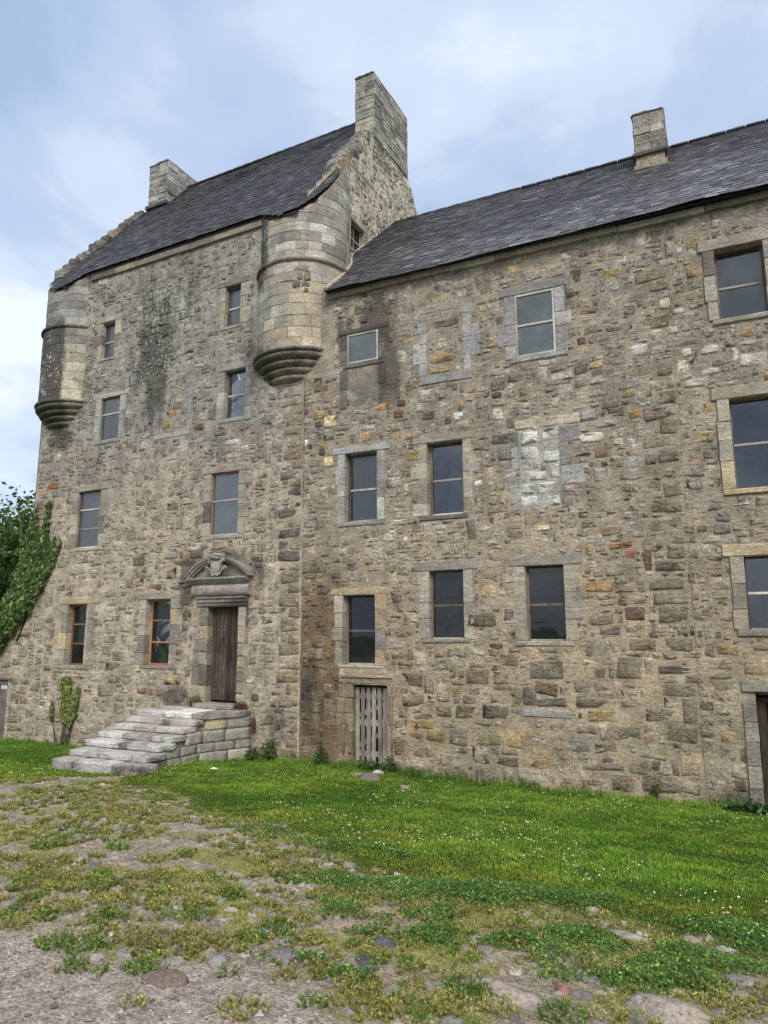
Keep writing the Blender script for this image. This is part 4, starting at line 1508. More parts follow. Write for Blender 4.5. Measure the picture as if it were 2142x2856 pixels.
# ---- tower roof
uR_ = lambda v: np.interp(v, [-.46, -.44, -.12, .3, .84, 1.3, 2.25, 3.07, 4.4], [-8.8, -8.42, -8.15, -7.98, -8.12, -8.46, -8.68, -8.85, -8.95])
uL_ = lambda v: np.interp(v, [-.46, -.28, -.07, .3, 1.2, 2.2, 4.4], [-16.7, -17.11, -17.47, -17.6, -17.52, -17.4, -17.3])


def t_segs(v):
    if v < -0.14:
        return [(uL_(v), np.interp(v, [-.46, -.38, -.14], [-16.4, -16.13, -15.98])), (np.interp(v, [-.46, -.38, -.18], [-8.95, -9.16, -9.6]), uR_(v))]
    return [(uL_(v), uR_(v))]


def t_slate_col(r, u, s):
    c = choose(r, len(u), [(4, (74, 72, 74)), (3, (64, 62, 64)), (2, (88, 86, 86)), (1.2, (84, 76, 73)), (0.5, (108, 106, 105))])
    return c * 0.85


def w_slate_col(r, u, s):
    c = choose(r, len(u), [(4, (84, 83, 85)), (3, (74, 73, 75)), (2.5, (96, 95, 96)), (0.7, (114, 113, 113)), (0.1, (138, 138, 138))])
    k = 1 + 0.6 * np.clip(0.5 * fbm(u * 0.5, s * 0.6, 66, 3) + 0.9 * sstep(4.5, 0.5, s) * sstep(-7, -2, u), -0.4, 1)  # lighter towards the eave: sky reflection put into the slate colour
    return c * 0.85 * k[:, None]


t_roof = roof_deck('roof', tw_, -0.46, 11.24, 1.25, 4.3, t_segs, 8.75, 11.4, -17.3, -8.95)
slates(t_roof, -0.46, 11.24, 1.25, 4.76 / math.cos(math.atan(1.25)), 0.140, t_segs, t_slate_col, 201)
for a in np.arange(-17.3, -8.95, 0.42):
    V, F = rockbox(a, a + .415, 4.20, 4.40, 17.15, 17.21, .03, .003)
    obj('ridge_stone', V, F, M_SLATE, t_roof, np.broadcast_to(lin(92, 90, 92) * .8, (len(V), 3)), None, True)
# eaves stones under the slates
a = -15.7
while a < -9.75:
    b = min(a + rng.uniform(0.7, 1.2), -9.7)
    dressed('eaves_stone', tw_, a, b - .006, 11.46, 11.62, -0.07, 0.06, tint(TANS, .75), tower_aux)
    a = b


def skew(parent, uc, w, vlist, zf, tab, lo=.20, hi=.34):
    """rough stones stepping up the gable head"""
    for (va, vb) in zip(vlist[:-1], vlist[1:]):
        zc = float(zf((va + vb) / 2))
        hgt = rng.uniform(lo, hi)
        ww = w * rng.uniform(.8, 1.15)
        V, F = rockbox(uc - ww / 2, uc + ww / 2, va - .04, vb + .05, zc - .30, zc - .30 + hgt + .22, .05, .014, 4)
        stone_obj('skew_stone', parent, (V, F), tint(tab), rng.uniform(.1, .5), rng.uniform(.3, .8), .8, M_STONE)


zsk = lambda v: 11.5 + 1.25 * (v + 0.25)
skew(tw_, -17.50, 0.36, [0.25 + 0.22 * i for i in range(15)], zsk, TANS + DARKS, .16, .30)
skew(tw_, -8.60, 0.44, [1.25 + 0.23 * i for i in range(9)], zsk, TANS + GREYS, .10, .22)
skew(tw_, -8.66, 0.48, [5.4 + 0.27 * i for i in range(12)], lambda v: zsk(8.6 - v), TANS + GREYS, .10, .2)
# chimneys
c1 = group_part('gable_chimney', tw_)
stack_faces(c1, -9.00, -8.37, 3.29, 5.48, 15.7, 17.76, [(3, (176, 167, 148)), (2, (156, 147, 131)), (1, (192, 183, 163))], 0.22, .12, .3)
c2 = group_part('far_gable_chimney', tw_)
stack_faces(c2, -17.26, -16.40, 3.30, 4.80, 16.05, 17.62, [(3, (172, 164, 150)), (2, (150, 143, 130)), (1.5, (205, 200, 188))], 0.22, .22, 1.0)
dressed('ledge_stone', c2, -17.3, -16.34, 15.98, 16.10, 3.20, 3.4, tint(DARKS), None)
V, F = box(-17.2, -16.45, 3.34, 4.75, 15.3, 16.0)
stone_obj('chimney_base', c2, (V, F), lin(140, 128, 110) * KALB, .2, .2, .6, M_MORTAR, False)
V, F = box(-8.98, -8.40, 3.34, 5.42, 15.0, 15.72)
stone_obj('chimney_base', c1, (V, F), lin(140, 128, 110) * KALB, .2, .2, .6, M_MORTAR, False)

# ---- front door with its carved surround
dr_ = group_part('front_door', tw_)
x_ = DOOR[0]
npl = 8
pw = (DOOR[1] - DOOR[0]) / npl
for i_ in range(npl):
    V, F = block(DOOR[0] + i_ * pw + .006, DOOR[0] + (i_ + 1) * pw - .006, DOOR[2] + .03 + rng.uniform(0, .012), DOOR[3], 0.17 + rng.normal(0, .002), 0.215, 0.006, 0.001)
    obj('plank', V, F, M_DOOR, dr_)
for zz0, xs_ in ((1.68, (0.2, 0.42, 0.9)), (0.32, (0.12, 0.4, 0.83))):
    for q_ in xs_:
        c_ = DOOR[0] + q_ * (DOOR[1] - DOOR[0])
        V, F = rockbox(c_ - .011, c_ + .011, 0.158, 0.175, zz0 - .011, zz0 + .011, .01, 0, 2)
        obj('nail', V, F, M_NAIL, dr_)
V, F = box(DOOR[0] - .02, DOOR[1] + .02, 0.222, 0.25, DOOR[2] - .1, DOOR[3] + .05)
obj('back_boards', V, F, M_DARKWOOD, dr_)
ds = group_part('door_surround', tw_)
DG = [(3, (142, 135, 122)), (2, (130, 123, 112)), (1, (156, 147, 130))]
DT = [(3, (158, 148, 122)), (2, (142, 132, 110)), (1.4, (176, 156, 108)), (1, (122, 114, 98))]


def ds_aux(a, z):
    n = fbm(a * 5, z * 4, 88, 3)
    return np.clip(0.26 + 0.36 * sstep(1.7, 2.4, z) + 0.6 * n, 0, 1), np.clip(0.1 + 0.2 * n, 0, 1)


for (xa, xb, s_) in ((DOOR[0] - .24, DOOR[0], -1), (DOOR[1], DOOR[1] + .20, 1)):
    z = 0.0
    while z < 2.20:
        h = rng.uniform(.26, .44)
        if 2.2 - z - h < .2:
            h = 2.2 - z
        dressed('jamb_stone', ds, xa, xb, z + .004, z + h - .004, -0.03 + rng.normal(0, .004), 0.23, tint(DT), ds_aux, 0.03, .005)
        # outer rybat with the raised fillet
        xo0, xo1 = (xa - .15, xa - .004) if s_ < 0 else (xb + .004, xb + .09)
        dressed('margin_stone', ds, xo0 - rng.uniform(0, .04), xo1, z + .004, z + h - .004, -0.012 + rng.normal(0, .004), 0.08, tint(DT, .9), ds_aux)
        z += h


def extrude_u(u0, u1, prof):
    """prof: closed list of (v, z)"""
    n = len(prof)
    V = np.array([[u, v, z] for u in (u0, u1) for (v, z) in prof], float)
    F = [[i, (i + 1) % n, n + (i + 1) % n, n + i] for i in range(n)]
    T = [[0, i + 1, i] for i in range(1, n - 1)] + [[n, n + i, n + i + 1] for i in range(1, n - 1)]
    return V, [np.array(T), np.array(F)]


def carve(name, VF, parent, col, dark=None, smooth=False):
    V, F = VF
    d, l = ds_aux(V[:, 0], V[:, 2])
    if dark is not None:
        d = np.clip(d * 0 + dark + .25 * fbm(V[:, 0] * 5, V[:, 2] * 5, 4, 2), 0, 1)
    obj(name, V, F, M_ASHLAR, parent, np.broadcast_to(col, (len(V), 3)), np.stack([l * .6, d, np.full(len(V), .3)], 1), smooth)


um0, um1 = -11.30, -9.84
# lintel architrave: three stepped fasciae
carve('architrave', extrude_u(um0, um1, [(.2, 2.20), (-.02, 2.20), (-.045, 2.235), (-.045, 2.29), (-.075, 2.31), (-.075, 2.36), (-.115, 2.40), (-.115, 2.435), (.05, 2.435)]), ds, tint(DG, 1.1))
# swelling frieze
carve('frieze', extrude_u(um0 - .12, um1 + .08, [(.05, 2.44)] + [(-.03 - .11 * math.sin(q), 2.45 + .135 * (1 - math.cos(q))) for q in np.linspace(.15, math.pi - .3, 10)] + [(.05, 2.72)]), ds, tint(DG, 1.15), .45)
# cornice
carve('cornice', extrude_u(-11.52, -9.76, [(.05, 2.722), (-.05, 2.722), (-.06, 2.75), (-.11, 2.765), (-.12, 2.795), (-.19, 2.815), (-.215, 2.845), (-.215, 2.875), (.05, 2.89)]), ds, tint(DG, 1.1), .5)
# segmental pediment
pc = (-11.60 - 9.68) / 2
ch, ris = 1.90, 0.47
Rp = (ch * ch / 4 + ris * ris) / (2 * ris)
zc_ = 2.885 + ris - Rp
half = math.asin(ch / 2 / Rp)
for (ra, rb, vf) in ((Rp - .035, Rp, -.215), (Rp - .075, Rp - .035, -.165), (Rp - .125, Rp - .075, -.11)):
    n = 30
    V = []
    for k in range(n + 1):
        t_ = -half + 2 * half * k / n
        for (rr, vv) in ((ra, .03), (ra, vf), (rb, vf - .01), (rb, .03)):
            zz0 = max(zc_ + rr * math.cos(t_), 2.886)
            V.append([pc + rr * math.sin(t_), vv, zz0])
    F = [[k * 4 + a, k * 4 + (a + 1) % 4, (k + 1) * 4 + (a + 1) % 4, (k + 1) * 4 + a] for k in range(n) for a in range(4)]
    F += [[0, 1, 2, 3], [n * 4 + 3, n * 4 + 2, n * 4 + 1, n * 4]]
    carve('pediment_arch', (np.array(V), [np.array(F)]), ds, tint(DG, 1.15), .35)
V = [[pc, -.03, 2.887]]
for k in range(31):
    t_ = -half + 2 * half * k / 30
    V.append([pc + (Rp - .11) * math.sin(t_), -.03, max(zc_ + (Rp - .11) * math.cos(t_), 2.886)])
carve('tympanum', (np.array(V), [np.array([[0, k, k + 1] for k in range(1, 31)])]), ds, tint(DG, .9), .5)
# carved coat of arms: shield, scrolls and helm
ca = group_part('coat_of_arms', tw_)
sc = tint(DG, 1.35)
ps = [(0, 2.905), (.05, 2.93), (.10, 2.99), (.135, 3.07), (.15, 3.15), (.14, 3.22), (.16, 3.26), (.10, 3.27), (.05, 3.255), (0, 3.265)]
ps = ps + [(-a, b) for a, b in ps[::-1][1:-1]]
for (kf, vf) in ((1.0, -.20), (0.72, -.215)):
    n = len(ps)
    cz0 = 3.09
    V = np.array([[pc + a * kf, vf + .07, cz0 + (b - cz0) * kf] for a, b in ps] + [[pc + a * kf * .93, vf - .03, cz0 + (b - cz0) * kf * .95] for a, b in ps] + [[pc, vf - .05, cz0]])
    F = [[i, (i + 1) % n, n + (i + 1) % n, n + i] for i in range(n)]
    T = [[n + i, n + (i + 1) % n, 2 * n] for i in range(n)]
    carve('shield', (V, [np.array(T), np.array(F)]), ca, sc, .2)
for s_ in (-1, 1):
    for (cx, cz0, r0) in ((.185, 3.235, .062), (.255, 3.07, .055), (.075, 2.925, .045)):
        pth = [[pc + s_ * (cx + r0 * (1 - k / 22) * math.cos(k * .42)), -.20 - .002 * k, cz0 + r0 * (1 - k / 22) * math.sin(k * .42)] for k in range(20)]
        VF = tube(pth, np.linspace(.022, .014, 20), 6)
        carve('scroll', VF, ca, sc, .15, True)
    pth = [[pc + s_ * (.09 + .16 * t_), -.19, 2.92 + .13 * t_ + .05 * math.sin(t_ * 3)] for t_ in np.linspace(0, 1, 10)]
    carve('scroll', tube(pth, np.linspace(.02, .028, 10), 6), ca, sc, .15, True)
V, F = rockbox(pc - .165, pc + .165, -.29, -.03, 3.27, 3.42, .09, .008, 8)
carve('helm', (V, F), ca, sc, .2, True)
for q_ in np.linspace(-.14, .14, 7):
    V, F = rockbox(pc + q_ - .03, pc + q_ + .03, -.31, -.2, 3.32 + .05 * math.cos(q_ * 9), 3.38 + .05 * math.cos(q_ * 9), .028, .004, 3)
    carve('helm_curl', (V, F), ca, sc, .2, True)

# ------------------------------------------------------------------ the long wing
wg = thing('wing', 'long lower rubble wing with slate roof and boarded windows beside the tower', 'building', (-3.0, 0.0, -1.1), WING)
WO = {'A': (-7.158, -6.399, 7.349, 8.036), 'C': (-3.416, -2.636, 6.839, 8.136), 'D': (-7.198, -6.434, 3.880, 5.352), 'E': (-5.320, -4.554, 3.884, 5.367),
      'F': (-7.223, -6.478, 0.958, 2.367), 'G': (-5.304, -4.596, 1.478, 2.790), 'H': (-3.396, -2.692, 1.449, 2.804), 'I': (0.160, 0.927, 6.909, 8.199),
      'J': (0.20, 0.99, 3.93, 5.48), 'K': (0.215, 0.97, 1.63, 2.81), 'slat': (-7.08, -6.21, -1.05, 0.585), 'rdoor': (0.22, 1.15, -1.3, 0.67)}
w_map = lambda a, z, out: np.stack([a + 0 * z, -out, z + 0 * a], -1)


def wing_h(a, z):
    return 0.160 + 0.075 * float(sstep(2.5, -1.0, z)) + 0.015 * math.sin(a * 2.1 + z)


w_wall = wall_sheet('front_wall', -8.22, 5.6, -1.5, 9.22, w_map, list(WO.values()), wing_mortar, lambda a, z: aux3(wing_aux, a, z, 0.7), wg, seed=8)
w_excl = []
for k_ in 'ACDEFGHIJK':
    w_excl += excl_of(*WO[k_], 0.21)
w_excl += [(-7.30, -6.05, -1.1, 0.95), (0.02, 1.35, -1.3, 0.85), (-7.34, -6.2, 6.35, 7.35)]
w_excl += [(-5.46, -5.28, 6.65, 8.15), (-4.5, -4.33, 6.65, 8.15), (-5.45, -4.3, 8.14, 8.3), (-5.45, -4.3, 6.60, 6.78)]        # blocked opening B
w_excl += [(-3.55, -2.83, 0.12, 0.27), (-5.80, -5.43, -0.76, -0.19), (-8.3, -7.5, 7.2, 9.3)]
quoins = []
zq, kq = -1.2, 0
while zq < 8.7:
    hq = rng.uniform(0.20, 0.34)
    wq = (0.62 if kq % 2 else 0.34) * rng.uniform(0.85, 1.15)
    quoins.append((-0.60 - wq, -0.60, zq, zq + hq, [(140, 128, 104), (128, 118, 98), (150, 138, 112), (118, 110, 94)][rng.integers(4)]))
    zq += hq
    kq += 1
quoins = [q for q in quoins if not any(q[0] < m[1] and q[1] > m[0] and q[2] < m[3] and q[3] > m[2] for m in WING_STONES)]
rubble_wall(w_wall, -8.22, 5.55, -1.45, 9.1, wing_h, 103, w_excl, w_map, wing_stone, wing_aux, WING_STONES + quoins, None, 0.20, mortf=wing_mortar, pull=0.42)
# open joint where the later end of the wing was built on
V, F = box(-0.592, -0.578, -0.012, 0.05, -1.0, 8.9)
obj('joint_filler', V, F, M_MORTAR, w_wall, np.broadcast_to(lin(150, 140, 120) * KALB, (8, 3)), np.tile([.1, .2, .4], (8, 1)))
for (nm, pts, F_) in (('back_wall', [[-8.3, 9.2, -1.5], [5.6, 9.2, -1.5], [5.6, 9.2, 9.2], [-8.3, 9.2, 9.2]], [[0, 1, 2, 3]]),
                      ('end_gable', [[5.6, 0, -1.5], [5.6, 9.2, -1.5], [5.6, 9.2, 9.2], [5.6, 4.6, 13.4], [5.6, 0, 9.2]], [[0, 1, 2, 4]])):
    obj(nm, pts, [np.array(F_)] + ([np.array([[4, 2, 3]])] if nm == 'end_gable' else []), M_MORTAR, wg, np.broadcast_to(lin(160, 148, 125) * KALB, (len(pts), 3)), np.tile([.2, .15, .8], (len(pts), 1)))

window(wg, *WO['A'], wing_aux, DARKS, (0.15, 0.20), 0.11, 0.10, -0.005, M_FRAME_PALE, M_PERSPEX, (), 0.045, proud=0.014)
window(wg, *WO['C'], wing_aux, GREYS, (0.20, 0.33), 0.19, 0.09, -0.012, M_FRAME_PALE, M_PERSPEX, (0.5,), 0.045, proud=0.02, k=1.08)
window(wg, *WO['D'], wing_aux, GREYS, (0.17, 0.21), 0.14, 0.09, 0.17, M_FRAME_OLD, M_GLASS_STREAK, (0.48,), 0.06, tmat=M_FRAME_PALE)
window(wg, *WO['E'], wing_aux, TANS, (0.17, 0.33), 0.15, 0.10, 0.17, M_FRAME_OLD, M_GLASS, (0.49,), 0.06, tmat=M_FRAME_PALE)
window(wg, *WO['F'], wing_aux, YELS, (0.18, 0.22), 0.14, 0.06, 0.17, M_FRAME_OLD, M_GLASS_DARK, (0.49,), 0.045, bottom_mat=M_FRAME_PALE, tmat=M_FRAME_OLD)
window(wg, *WO['G'], wing_aux, TANS, (0.20, 0.36), 0.20, 0.07, 0.13, M_FRAME_OLD, M_GLASS_DARK, (0.49,), 0.035, bottom_mat=M_FRAME_PALE)
window(wg, *WO['H'], wing_aux, TANS, (0.20, 0.36), 0.20, 0.09, 0.13, M_FRAME_OLD, M_GLASS_DARK, (0.48,), 0.035, bottom_mat=M_FRAME_PALE)
window(wg, *WO['I'], wing_aux, TANS, (0.17, 0.19), 0.21, 0.09, 0.16, M_FRAME_OLD, M_GLASS_STREAK, (0.49,), 0.04, tmat=M_FRAME_PALE, proud=0.035)
window(wg, *WO['J'], wing_aux, YELS, (0.18, 0.20), 0.22, 0.09, 0.14, M_FRAME_OLD, M_GLASS, (0.5,), 0.03, tmat=M_FRAME_PALE, proud=0.035)
window(wg, *WO['K'], wing_aux, YELS, (0.18, 0.20), 0.20, 0.10, 0.14, M_FRAME_OLD, M_GLASS, (0.5,), 0.03, tmat=M_FRAME_PALE, proud=0.035)
# stones closing the lower half of the little top window
ba = group_part('blocked_sill', wg)
for z in (6.36, 6.62, 6.90):
    dressed('infill_stone', ba, -7.12, -6.42, z, z + .25, 0.0, 0.06, tint(DARKS), wing_aux)
for (xa, xb) in ((-7.33, -7.14), (-6.40, -6.21)):
    for z in (6.36, 6.80):
        dressed('jamb_stone', ba, xa, xb, z, z + .43, -.014, 0.08, tint(DARKS), wing_aux)
# blocked openings
bb = group_part('blocked_window', wg)
for (x0, ws) in ((-5.29, (-.17, -.30, -.15, -.20, -.16)), (-4.49, (.16, .36, .34, .16, .22))):
    z = 6.80
    for w_, h in zip(ws, (.27, .42, .24, .26, .15)):
        a, b = sorted((x0, x0 + w_))
        dressed('jamb_stone', bb, a, b, z, z + h - .006, -.016, .06, tint(GREYS, 1.12), wing_aux)
        z += h
dressed('lintel', bb, -5.42, -4.25, 8.15, 8.29, -.016, .06, tint(TANS), wing_aux)
dressed('sill', bb, -5.45, -4.32, 6.61, 6.79, -.03, .06, tint(GREYS, 1.15), wing_aux)
bl = group_part('blocked_doorway', wg)
for (x0, ws) in ((-3.44, (-.14, -.2, -.14, -.2)), (-2.65, (.18, .42, .16, .36))):
    z = 3.86
    for w_, h in zip(ws, (.42, .36, .44, .3)):
        a, b = sorted((x0, x0 + w_))
        dressed('jamb_stone', bl, a, b, z, z + h - .006, -.014, .06, tint(GREYS, .95), wing_aux)
        z += h
dressed('lintel', bl, -3.5, -2.25, 5.42, 5.6, -.014, .06, tint(TANS, .95), wing_aux)
dressed('lintel', bl, -3.54, -2.66, 0.13, 0.25, -.03, .06, tint([(1, (150, 145, 132))]), wing_aux)
bn_ = group_part('small_niche', wg)
for i_, z in enumerate((-.74, -.56, -.40)):
    V, F = rockbox(-5.77 + rng.uniform(0, .03), -5.46, -.004, .06, z, z + .15, .03, .006)
    stone_obj('stone', bn_, (V, F), lin(140, 112, 88) * KALB * rng.uniform(.8, 1.1), .2, .1)
V, F = box(-5.80, -5.43, 0.004, .05, -.76, -.19)
rg = [[-5.58 + .032 * math.cos(t_), -.045, -.155 + .04 * math.sin(t_)] for t_ in np.linspace(0, 2 * math.pi, 17)]
obj('iron_ring', *tube(rg, .008, 6), M_IRON, wg, smooth=True)
V, F = rockbox(-5.592, -5.568, -.06, .03, -.125, -.10, .01, .001, 2)
obj('ring_staple', V, F, M_IRON, wg)

# ---- slatted doorway with its inscribed lintel
sd = group_part('slatted_door', wg)
SX0, SX1, SZ0, SZ1 = WO['slat']
xs_ = np.linspace(SX0 + .10, SX1 - .02, 7)
for i_ in range(6):
    a, b = xs_[i_] + .004, xs_[i_ + 1] - (.034 if i_ < 5 else .0)
    V, F = block(a, b, -1.0 + rng.uniform(-.06, .02), SZ1 - .06, 0.10 + rng.normal(0, .004), 0.125, .004, .002)
    V[:, 0] += (V[:, 2] - .5) * rng.normal(0, .006)
    obj('slat', V, F, M_SLATWOOD, sd)
for (z0_, z1_) in ((-.80, -.70), (-.22, -.10), (.30, .40)):
    V, F = box(SX0 + .1, SX1 - .02, 0.13, 0.155, z0_, z1_)
    obj('ledge_board', V, F, M_SLATWOOD, sd)
for (za, zb) in ((-.68, -.22), (-.1, .3)):
    V, F = box(SX0 + .1, SX1 - .02, 0.13, 0.153, za, za + .09)
    V[:, 2] += (V[:, 0] - SX0 - .1) / (SX1 - SX0 - .12) * (zb - za - .09)
    obj('brace', V, F, M_SLATWOOD, sd)
V, F = box(SX0, SX1, .165, .185, SZ1 - .08, SZ1 - .02)
obj('head_rail', V, F, M_DARKWOOD, sd)
ss = group_part('slatted_door_surround', wg)
BT = [(3, (150, 128, 92)), (2, (138, 116, 82)), (1.5, (162, 146, 112))]
for (xa, xb, hs) in ((SX0 - .22, SX0 + .09, (.30, .42, .36, .30, .27)), (SX1 - .005, SX1 + .13, (.34, .40, .30, .35, .26))):
    z = -1.06
    for h in hs:
        dressed('jamb_stone', ss, xa - (rng.uniform(0, .12) if xa < -7 else 0), xb, z, z + h - .006, -.012 + rng.normal(0, .006), .16, tint(BT), wing_aux, .02, .008)
        z += h
    # roll moulding
    xr = xa + .13 if xa < -7 else xb - .03
    V, F = rockbox(xr - .018, xr + .018, -.045, .01, -.78, .62, .016, .001, 3)
    stone_obj('roll_moulding', ss, (V, F), tint(BT), .15, .05, .3)
dressed('lintel', ss, -7.30, -6.06, .60, .745, -.02, .2, tint([(1, (150, 132, 108))]), None, .02)
V, F = rockbox(-7.24, -6.10, -.05, .02, .715, .748, .014, .001, 4)
stone_obj('hood_moulding', ss, (V, F), tint([(1, (150, 132, 108))]), .1, .05, .3)
dressed('inscribed_stone', ss, -7.29, -6.22, .752, .925, -.008, .1, tint([(1, (160, 144, 120))]), None, .006, .002)
# worn raised black letters
x = -7.16
r9 = np.random.default_rng(5)
while x < -6.27:
    kind = r9.integers(4)
    parts = []
    zb, zt = .785, .885
    wv = .012
    parts.append(rockbox(x, x + wv, -.018, 0, zb, zt, .005, .0015, 2))
    if kind in (0, 2):
        parts.append(rockbox(x + .025, x + .025 + wv, -.018, 0, zb, zt - (0.02 if kind else 0), .005, .0015, 2))
        parts.append(rockbox(x, x + .037, -.018, 0, zt - .018, zt - .006, .005, .0015, 2))
    if kind == 1:
        parts.append(rockbox(x, x + .03, -.018, 0, zb, zb + .012, .005, .0015, 2))
        parts.append(rockbox(x, x + .03, -.018, 0, zb + .045, zb + .057, .005, .0015, 2))
        parts.append(rockbox(x, x + .03, -.018, 0, zt - .012, zt, .005, .0015, 2))
    V, F = merge(parts)
    stone_obj('raised_letter', ss, (V, F), lin(172, 150, 122) * KALB, .05, .05, .2)
    x += .052 if kind != 3 else .03
# loose quoin at the foot of the door
# ---- boarded door at the end of the wing
rd = group_part('boarded_door', wg)
RX0, RX1, RZ0, RZ1 = WO['rdoor']
V, F = box(RX0, RX1, .06, .16, RZ1 - .05, RZ1)
obj('head_beam', V, F, M_FRAME_OLD, rd)
V, F = box(RX0, RX1, .17, .22, RZ1 - .17, RZ1 - .10)
obj('head_rail', V, F, M_DARKWOOD, rd)
for i_ in range(6):
    a = RX0 + .01 + i_ * .155
    V, F = block(a, a + .135 + (.015 if i_ % 2 else 0), -1.25, RZ1 - .17, .18 + rng.normal(0, .004), .21, .005, .002)
    obj('plank', V, F, M_DARKWOOD, rd)
V, F = box(RX0, RX1, .23, .26, -1.3, RZ1 - .05)
obj('back_boards', V, F, M_DARKWOOD, rd)
rs = group_part('boarded_door_surround', wg)
z = -1.22
for h in (.42, .34, .36, .30, .30):
    dressed('jamb_stone', rs, RX0 - .19, RX0, z, z + h - .006, -.035 + rng.normal(0, .004), .2, tint(TANS, .85), wing_aux)
    dressed('jamb_stone', rs, RX1, RX1 + .2, z, z + h - .006, -.035 + rng.normal(0, .004), .2, tint(TANS, .85), wing_aux)
    z += h
dressed('lintel', rs, RX0 - .19, RX1 + .2, RZ1 - .005, RZ1 + .16, -.04, .2, tint(TANS, .85), wing_aux)

# ---- wing roof
wL_ = lambda v: np.interp(v, [-.27, .7, 1.2, 1.7, 2.2, 4.7], [-7.62, -7.60, -7.72, -8.0, -8.2, -8.2])
w_segs = lambda v: [(wL_(v), 5.8)]
w_roof = roof_deck('roof', wg, -0.27, 9.03, 0.917, 4.6, w_segs, 9.5, 8.95, -8.2, 5.8)
slates(w_roof, -0.27, 9.03, 0.917, 4.87 / math.cos(math.atan(0.917)), 0.150, w_segs, w_slate_col, 203, (0.14, 0.24))
for a in np.arange(-8.1, 5.7, 0.42):
    V, F = rockbox(a, a + .415, 4.50, 4.70, 13.46, 13.52, .03, .003)
    obj('ridge_stone', V, F, M_SLATE, w_roof, np.broadcast_to(lin(92, 92, 96) * .8, (len(V), 3)), None, True)
a = -7.6
while a < 5.5:
    b = min(a + rng.uniform(0.8, 1.5), 5.6)
    zoff = rng.normal(0, .008)
    dressed('eaves_stone', wg, a, b - .008, 8.93 + zoff, 9.05 + zoff, -0.10, 0.08, tint(TANS, .95), None)
    a = b
V, F = box(-7.62, 5.7, -.20, .0, 9.055, 9.085)
obj('eaves_board', V, F, M_LEAD, wg)
# mortar fillet where the roof meets the tower
pth = [[wL_(v) + .01, v, 9.03 + .917 * (v + .27) + .03] for v in np.linspace(-.2, 4.6, 30)]
VF = tube(pth, .05, 6)
stone_obj('mortar_fillet', wg, VF, lin(176, 166, 146) * KALB, .1, .2, .5, M_MORTAR)
wc = group_part('chimney', wg)
stack_faces(wc, -1.27, -0.60, 3.26, 4.65, 12.63, 13.66, [(3, (166, 158, 142)), (2, (148, 140, 126)), (1, (192, 184, 168))], 0.24, .2, .6)
dressed('ledge_stone', wc, -1.31, -0.56, 12.56, 12.64, 3.17, 3.4, tint(DARKS, .8), None)
V, F = box(-1.25, -0.62, 3.24, 4.6, 11.6, 12.62)
V2, F2 = box(-1.29, -0.57, 3.18, 3.3, 11.9, 12.33)
V, F = merge([(V, F), (V2, F2)])
stone_obj('chimney_base', wc, (V, F), lin(160, 150, 130) * KALB, .2, .2, .8, M_MORTAR, False)

# ------------------------------------------------------------------ stone steps up to the door
st = thing('stone_steps', 'broad worn grey stone steps rising to the landing of the carved door', 'steps', (-11.0, -1.6, -1.0), TOWER)
SZ = [-.05, -.17, -.29, -.42, -.54, -.67, -.79]
SV = [-1.08, -1.32, -1.62, -1.93, -2.29, -2.70, -3.06]
SL = [-12.05, -12.10, -12.10, -12.20, -12.16, -12.10, -12.12]
SR = [-9.66, -10.10, -10.10, -10.10, -10.08, -9.98, -9.78]
side_u = lambda v: -9.63 - 0.47 * np.clip(-v / 1.08, 0, 1)


def step_aux(V):
    n = fbm(V[:, 0] * 3, V[:, 1] * 3 + V[:, 2] * 2, 15, 3)
    return np.clip(0.28 + 0.5 * n + .12 * sstep(-.6, -.9, V[:, 2]), 0, 1), np.clip(0.3 + 0.5 * n, 0, 1)


for k_ in range(7):
    z1_, vf = SZ[k_], SV[k_]
    vb = SV[k_ - 1] + .12 if k_ else 0.02
    th_ = 0.125 if k_ < 6 else 0.22
    x = SL[k_]
    cuts = [x]
    while x < SR[k_]:
        x += rng.uniform(0.55, 1.15)
        cuts.append(min(x, SR[k_]))
    if len(cuts) > 2 and cuts[-1] - cuts[-2] < .25:
        cuts.pop(-2)
    cuts[-1] = SR[k_]
    for a, b in zip(cuts[:-1], cuts[1:]):
        V, F = rockbox(a + .003, b - .003, vf - rng.uniform(0, .014), vb, z1_ - th_, z1_ - rng.uniform(0, .004), .026, .0045, 7)
        if k_ == 0:   # landing splays towards the wall
            lim = side_u(V[:, 1]) + .03
            V[:, 0] = np.minimum(V[:, 0], lim)
        if k_ == 6:
            V[:, 1] += 0.10 * sstep(-10.6, -9.78, V[:, 0]) * (V[:, 1] < -2.8)
        stone_obj('tread_stone', st, (V, F), tint([(3, (180, 173, 163)), (2, (168, 161, 151)), (1.5, (192, 186, 176)), (1, (172, 159, 145))], 1.0), auxf=step_aux, strata=.5)
    V, F = box(SL[k_] + .05, min(SR[k_], -10.10) - .05, vf + .06, 0.05, -1.4, z1_ - th_ + .01)
    stone_obj('core', st, (V, F), lin(150, 140, 120) * KALB, .3, .2, .6, M_MORTAR, False)
V = np.array([[-12.0, .05, z] for z in (-1.4, -.17)] + [[-9.68, .05, z] for z in (-1.4, -.17)] + [[-10.14, -1.02, z] for z in (-1.4, -.17)] + [[-12.0, -1.02, z] for z in (-1.4, -.17)])
obj('core', V, [np.array([[0, 2, 3, 1], [2, 4, 5, 3], [4, 6, 7, 5], [6, 0, 1, 7], [1, 3, 5, 7]])], M_MORTAR, st, np.broadcast_to(lin(150, 140, 120) * KALB, (8, 3)), np.tile([.2, .3, .6], (8, 1)))
